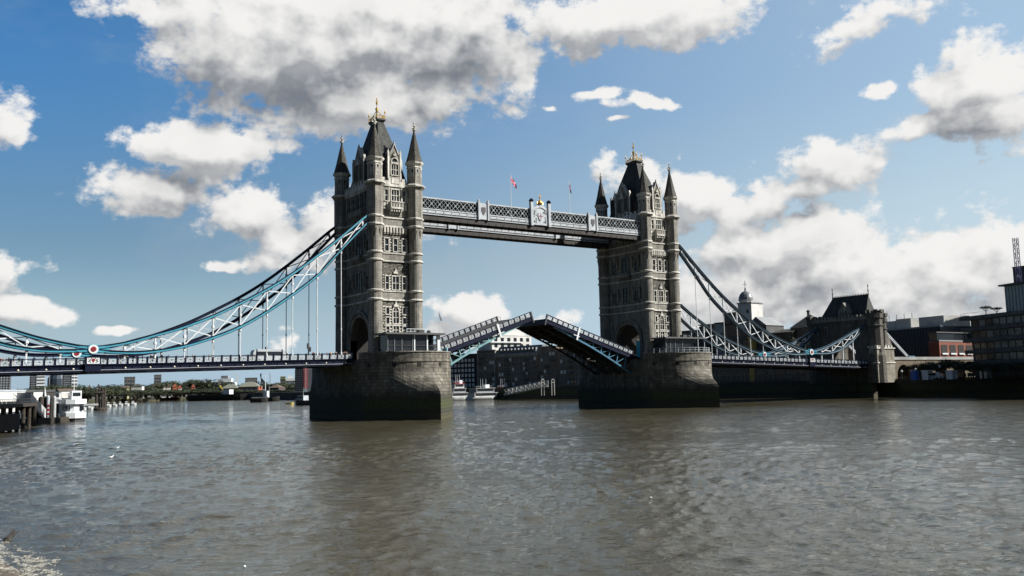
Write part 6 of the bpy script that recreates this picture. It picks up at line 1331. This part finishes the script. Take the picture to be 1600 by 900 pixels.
# ------------------------------------------------------------------ people
def person_mesh(kind, shirt, legs, hair):
    bm = bmesh.new(); sk = bm.verts.layers.skin.verify()
    def V(x, y, z, r, r2=None): v = bm.verts.new((x, y, z)); v[sk].radius = (r, r2 or r); return v
    def E(*vs):
        for a, b_ in zip(vs, vs[1:]): bm.edges.new((a, b_))
    pel = V(0, 0, .95, .15, .11); pel[sk].use_root = True; wa = V(0, 0, 1.12, .13, .10); ch = V(0, 0, 1.34, .17, .11); nk = V(0, 0, 1.50, .055); hb = V(0, 0, 1.58, .085); hd = V(0, .01, 1.70, .085); E(pel, wa, ch, nk, hb, hd)
    for s_ in (-1, 1):
        st = .10 * s_ * (1 if kind == 1 else 0); hp_ = V(.10 * s_, 0, .86, .095); kn = V(.11 * s_, st * .8, .48, .062); an = V(.11 * s_, st * 1.8, .09, .042); to = V(.12 * s_, st * 1.8 - .14, .04, .035); E(pel, hp_, kn, an, to)
        sh = V(.19 * s_, 0, 1.42, .055)
        if kind == 0: el, wr, hn = V(.25 * s_, .02, 1.15, .042), V(.26 * s_, -.06, .92, .03), V(.26 * s_, -.08, .83, .033)
        elif kind == 1: el, wr, hn = V(.26 * s_, -.12 * s_, 1.18, .042), V(.24 * s_, -.22 * s_ - .05, .98, .03), V(.24 * s_, -.26 * s_ - .05, .91, .033)
        else: el, wr, hn = V(.27 * s_, -.16, 1.20, .042), V(.14 * s_, -.34, 1.16, .03), V(.10 * s_, -.40, 1.15, .033)
        E(ch, sh, el, wr, hn)
    me = bpy.data.meshes.new('person'); bm.to_mesh(me); bm.free(); o = bpy.data.objects.new('person', me); C.objects.link(o)
    o.modifiers.new('s', 'SKIN').use_smooth_shade = True; o.modifiers.new('u', 'SUBSURF').levels = 1
    dg = bpy.context.evaluated_depsgraph_get(); r = bpy.data.meshes.new_from_object(o.evaluated_get(dg)); bpy.data.objects.remove(o); bpy.data.meshes.remove(me)
    for mm in (skin, shirt, legs, hair): r.materials.append(mm)
    for f in r.polygons:
        c_ = f.center; k = 1
        if c_.z > 1.49: k = 0 if (c_.y < .02 and c_.z < 1.72) or c_.z < 1.56 else 3
        elif c_.z < .98 and abs(c_.x) < .21: k = 2 if c_.z > .08 else 3
        elif abs(c_.x) > .20 and c_.z < 1.02: k = 0
        elif kind == 2 and c_.y < -.28: k = 0
        f.material_index = k
    return r
cols = [('white', (.62, .62, .60)), ('black', (.02, .02, .022)), ('red', (.42, .03, .03)), ('light blue', (.20, .32, .50)), ('grey', (.20, .20, .20)), ('cream', (.55, .48, .34)), ('dark blue', (.02, .035, .12))]
hairm = mat('hair', (.03, .02, .015), .8); jeans = mat('jeans', (.04, .06, .12), .9); blackt = mat('black_trousers', (.02, .02, .02), .9)
PM = {}
for i, (nm, c_) in enumerate(cols): PM[nm] = [person_mesh(k, mat('cloth_' + nm.replace(' ', '_'), c_, .9), [jeans, blackt][(i + k) % 2], hairm) for k in (0, 1, 2)]
VERB = ['standing', 'walking', 'leaning']
def person(x, y, z, where, face, group):
    nm = random.choice(cols)[0]; k = random.randrange(3); s_ = U(.93, 1.06); o = bpy.data.objects.new('person', PM[nm][k]); C.objects.link(o); o.location = (x, y, z); o.rotation_euler = (0, 0, face); o.scale = (s_, s_, s_)
    tag(o, f'person in {nm} top {VERB[k]} {where}', 'person', group)
def dwhere(x):
    for lim, w_ in ((-70, 'on left span at its left end'), (-64, 'just left of the red and white roundels'), (-56, 'just right of the red and white roundels'), (-42, 'on left span below the low chains'), (-32, 'on left span left of the coach'), (-22, 'on left span beside the coach'), (-14, 'on left span by the tall hangers'), (0, 'on left span at the tower foot')):
        if x < lim: return w_
for i in range(70):
    x = random.choice([U(-92, -11), U(-84, -66), U(-59, -50), U(-20, -11)]); y = U(-8.9, -7.2); person(x, y, zL(x) - 1.3, dwhere(x), U(-.5, .5) if R() < .5 else U(1.2, 1.9), 'people on the left span')
for i in range(22):
    a = radians(206 + i * 4.9); r = U(8.4, 9.7); person(r * cos(a), -12.2 + r * sin(a), 12.92, 'on the nearer pier terrace ' + ('left of the cabin' if cos(a) < -.5 else 'in front of the cabin' if cos(a) < .35 else 'right of the cabin'), U(0, 6.2), 'people on the nearer pier terrace')
for i in range(8):
    a = radians(U(206, 320)); r = U(8.4, 9.7); person(SP + r * cos(a), -12.2 + r * sin(a), 12.92, 'on the distant pier terrace', U(0, 6.2), 'people on the distant pier terrace')
for i in range(14):
    x = U(95, 172); person(x, U(-8.9, -7.4), zR(x) - 1.3, 'on right span ' + ('left of' if x < 140 else 'near' if x < 150 else 'right of') + ' its roundel', U(0, 6.2), 'people on the right span')
for i in range(40):
    y = U(-62, -10); x = 188.2 + U(0, 5) - (y + 50) * .03; q_ = 'below the viaduct' if y > -28 else 'between the kiosks' if y > -44 else 'before the concrete office'
    person(x, y - 8, LZ, 'on right promenade ' + q_, U(0, 6.2), 'people on the right promenade')

# ------------------------------------------------------------------ birds, foam, driftwood
def gull(px, py, label, D=None, z=None, dark=False, s_=1.0):
    if D is None:
        d = ray(px, py); k = -CAM.z / d.z; p = CAM + d * k; p.z = .05
    else: p = at(px, py, D)
    t = thing('gull' if not dark else 'bird', label, 'gull' if not dark else 'bird', tuple(p)); q = MB(); T = Matrix.Translation(p) @ Matrix.Rotation(.6, 4, 'Z') @ Matrix.Scale(s_, 4)
    b2 = MB(); K = 8; prof = [(-.28, .02, .10), (-.18, .07, .08), (0, .11, .08), (.14, .09, .10), (.20, .05, .17), (.25, .055, .22), (.31, .03, .21), (.36, .008, .20)]; vs = []
    for (x, r, z_) in prof:
        for i in range(K): a = 2 * pi * i / K; vs.append((x, r * cos(a), z_ + r * sin(a)))
    b2.add(vs, [(j * K + i, j * K + (i + 1) % K, (j + 1) * K + (i + 1) % K, (j + 1) * K + i) for j in range(len(prof) - 1) for i in range(K)] + [tuple(range(K)), tuple(range((len(prof) - 1) * K, len(prof) * K))])
    MB().merge(b2, T).build('body', darksteel if dark else white, t, smooth=True)
    for s2 in (-1, 1): w = MB().add([(.08, s2 * .08, .14), (-.2, s2 * .08, .14), (-.36, s2 * .16, .16), (.04, s2 * .13, .18), (-.15, s2 * .14, .19)] if not dark else [(.1, s2 * .05, .1), (-.12, s2 * .05, .1), (-.1, s2 * .55, .35), (.06, s2 * .35, .28), (-.02, s2 * .3, .26)], [(0, 1, 4), (0, 4, 3), (1, 2, 4), (3, 4, 2)]); MB().merge(w, T).build('wing', grey_clad if not dark else darksteel, t)
gull(174, 716, 'white gull floating on the river at left, nearer of two', s_=1.0); gull(184, 701, 'white gull floating on the river at left, farther of two', s_=.8)
for px, py, sc_, lb in ((1017, 778, .07, 'tiny white scrap floating in the distant tower reflection'), (382, 886, .05, 'small white scrap floating near the bottom edge')):
    d = ray(px, py); p = CAM + d * (-CAM.z / d.z); tag(MB().lathe(p.x, p.y, [(sc_, .0), (sc_ * 1.2, .03), (sc_ * .4, .07)], 7).build('floating_scrap', white), lb, 'litter')
d0 = lambda px, py: (CAM + ray(px, py) * (-CAM.z / ray(px, py).z))
# foreshore corner with broken foam
fp_ = [(-60, 850), (-10, 872), (12, 884), (30, 893), (52, 905), (60, 960), (-60, 960)]
q = MB(); q.add([tuple(d0(x, y).xy) + (.10 if i not in (1, 2, 3, 4) else .015,) for i, (x, y) in enumerate(fp_)], [tuple(range(7))]); struct(q.build('foreshore', mud))
fm = bpy.data.materials.new('broken_foam'); fm.use_nodes = True; old = nt; nt = fm.node_tree; b = nt.nodes['Principled BSDF']; b.inputs['Roughness'].default_value = .9; b.inputs['Base Color'].default_value = (.42, .40, .34, 1)
nt = old
q = MB(); rr = random.Random(5)
poly = [(-20, 838), (8, 842), (30, 860), (62, 868), (92, 873), (80, 890), (104, 905), (-20, 905)]
def inside(x, y):
    c_ = False; j = len(poly) - 1
    for i in range(len(poly)):
        if ((poly[i][1] > y) != (poly[j][1] > y)) and (x < (poly[j][0] - poly[i][0]) * (y - poly[i][1]) / (poly[j][1] - poly[i][1]) + poly[i][0]): c_ = not c_
        j = i
    return c_
A0 = d0(20, 872)
for i in range(9000):
    x, y = rr.uniform(-20, 104), rr.uniform(838, 905)
    if not inside(x + rr.gauss(0, 3), y + rr.gauss(0, 2)): continue
    from mathutils import noise as mn
    p = d0(x, y)
    if mn.noise(Vector((p.x * 2.6, p.y * 1.3, 3))) + .5 * mn.noise(Vector((p.x * 7, p.y * 4, 9))) < -.05: continue
    s1 = rr.uniform(.008, .026); a = rr.uniform(0, 3.1); K = 6; z = .02 + rr.uniform(0, .03)
    q.add([(p.x + s1 * rr.uniform(1.0, 2.6) * cos(2 * pi * k / K) * cos(a) - s1 * .5 * sin(2 * pi * k / K) * sin(a), p.y + s1 * 2 * cos(2 * pi * k / K) * sin(a) + s1 * .6 * sin(2 * pi * k / K) * cos(a), z) for k in range(K)] + [(p.x, p.y, z + s1 * .5)], [(k, (k + 1) % K, K) for k in range(K)])
o = q.build('foam', fm); o['kind'] = 'stuff'; o['label'] = 'white foam washing over the foreshore at bottom left'
p = d0(18, 838); q = MB(); q.beam(p + Vector((-.35, -1.2, .03)), p + Vector((.1, .3, .10)), .16); q.beam(p + Vector((.0, .1, .08)), p + Vector((.25, 1.5, .05)), .11); q.beam(p + Vector((.0, .1, .08)), p + Vector((.32, .35, .12)), .06)
tag(q.build('driftwood', timber), 'dark piece of driftwood at the edge of the foam', 'driftwood')

# say which one among look-alikes
byl = {}
for o in bpy.data.objects:
    if o.parent is None and 'label' in o.keys() and 'group' in o.keys(): byl.setdefault(o['label'], []).append(o)
ORD = ['leftmost', 'second from left', 'third from left', 'fourth from left', 'fifth from left', 'sixth from left']
for lb, os_ in byl.items():
    if len(os_) < 2 or len(os_) > 6: continue
    os_.sort(key=lambda o: (o.location - CAM).dot(rt) / (o.location - CAM).dot(fw))
    for k, o in enumerate(os_):
        new = lb + ', ' + (ORD[k] if k < len(os_) - 1 else 'rightmost') + ' such'
        if len(new.split()) <= 16: o['label'] = new
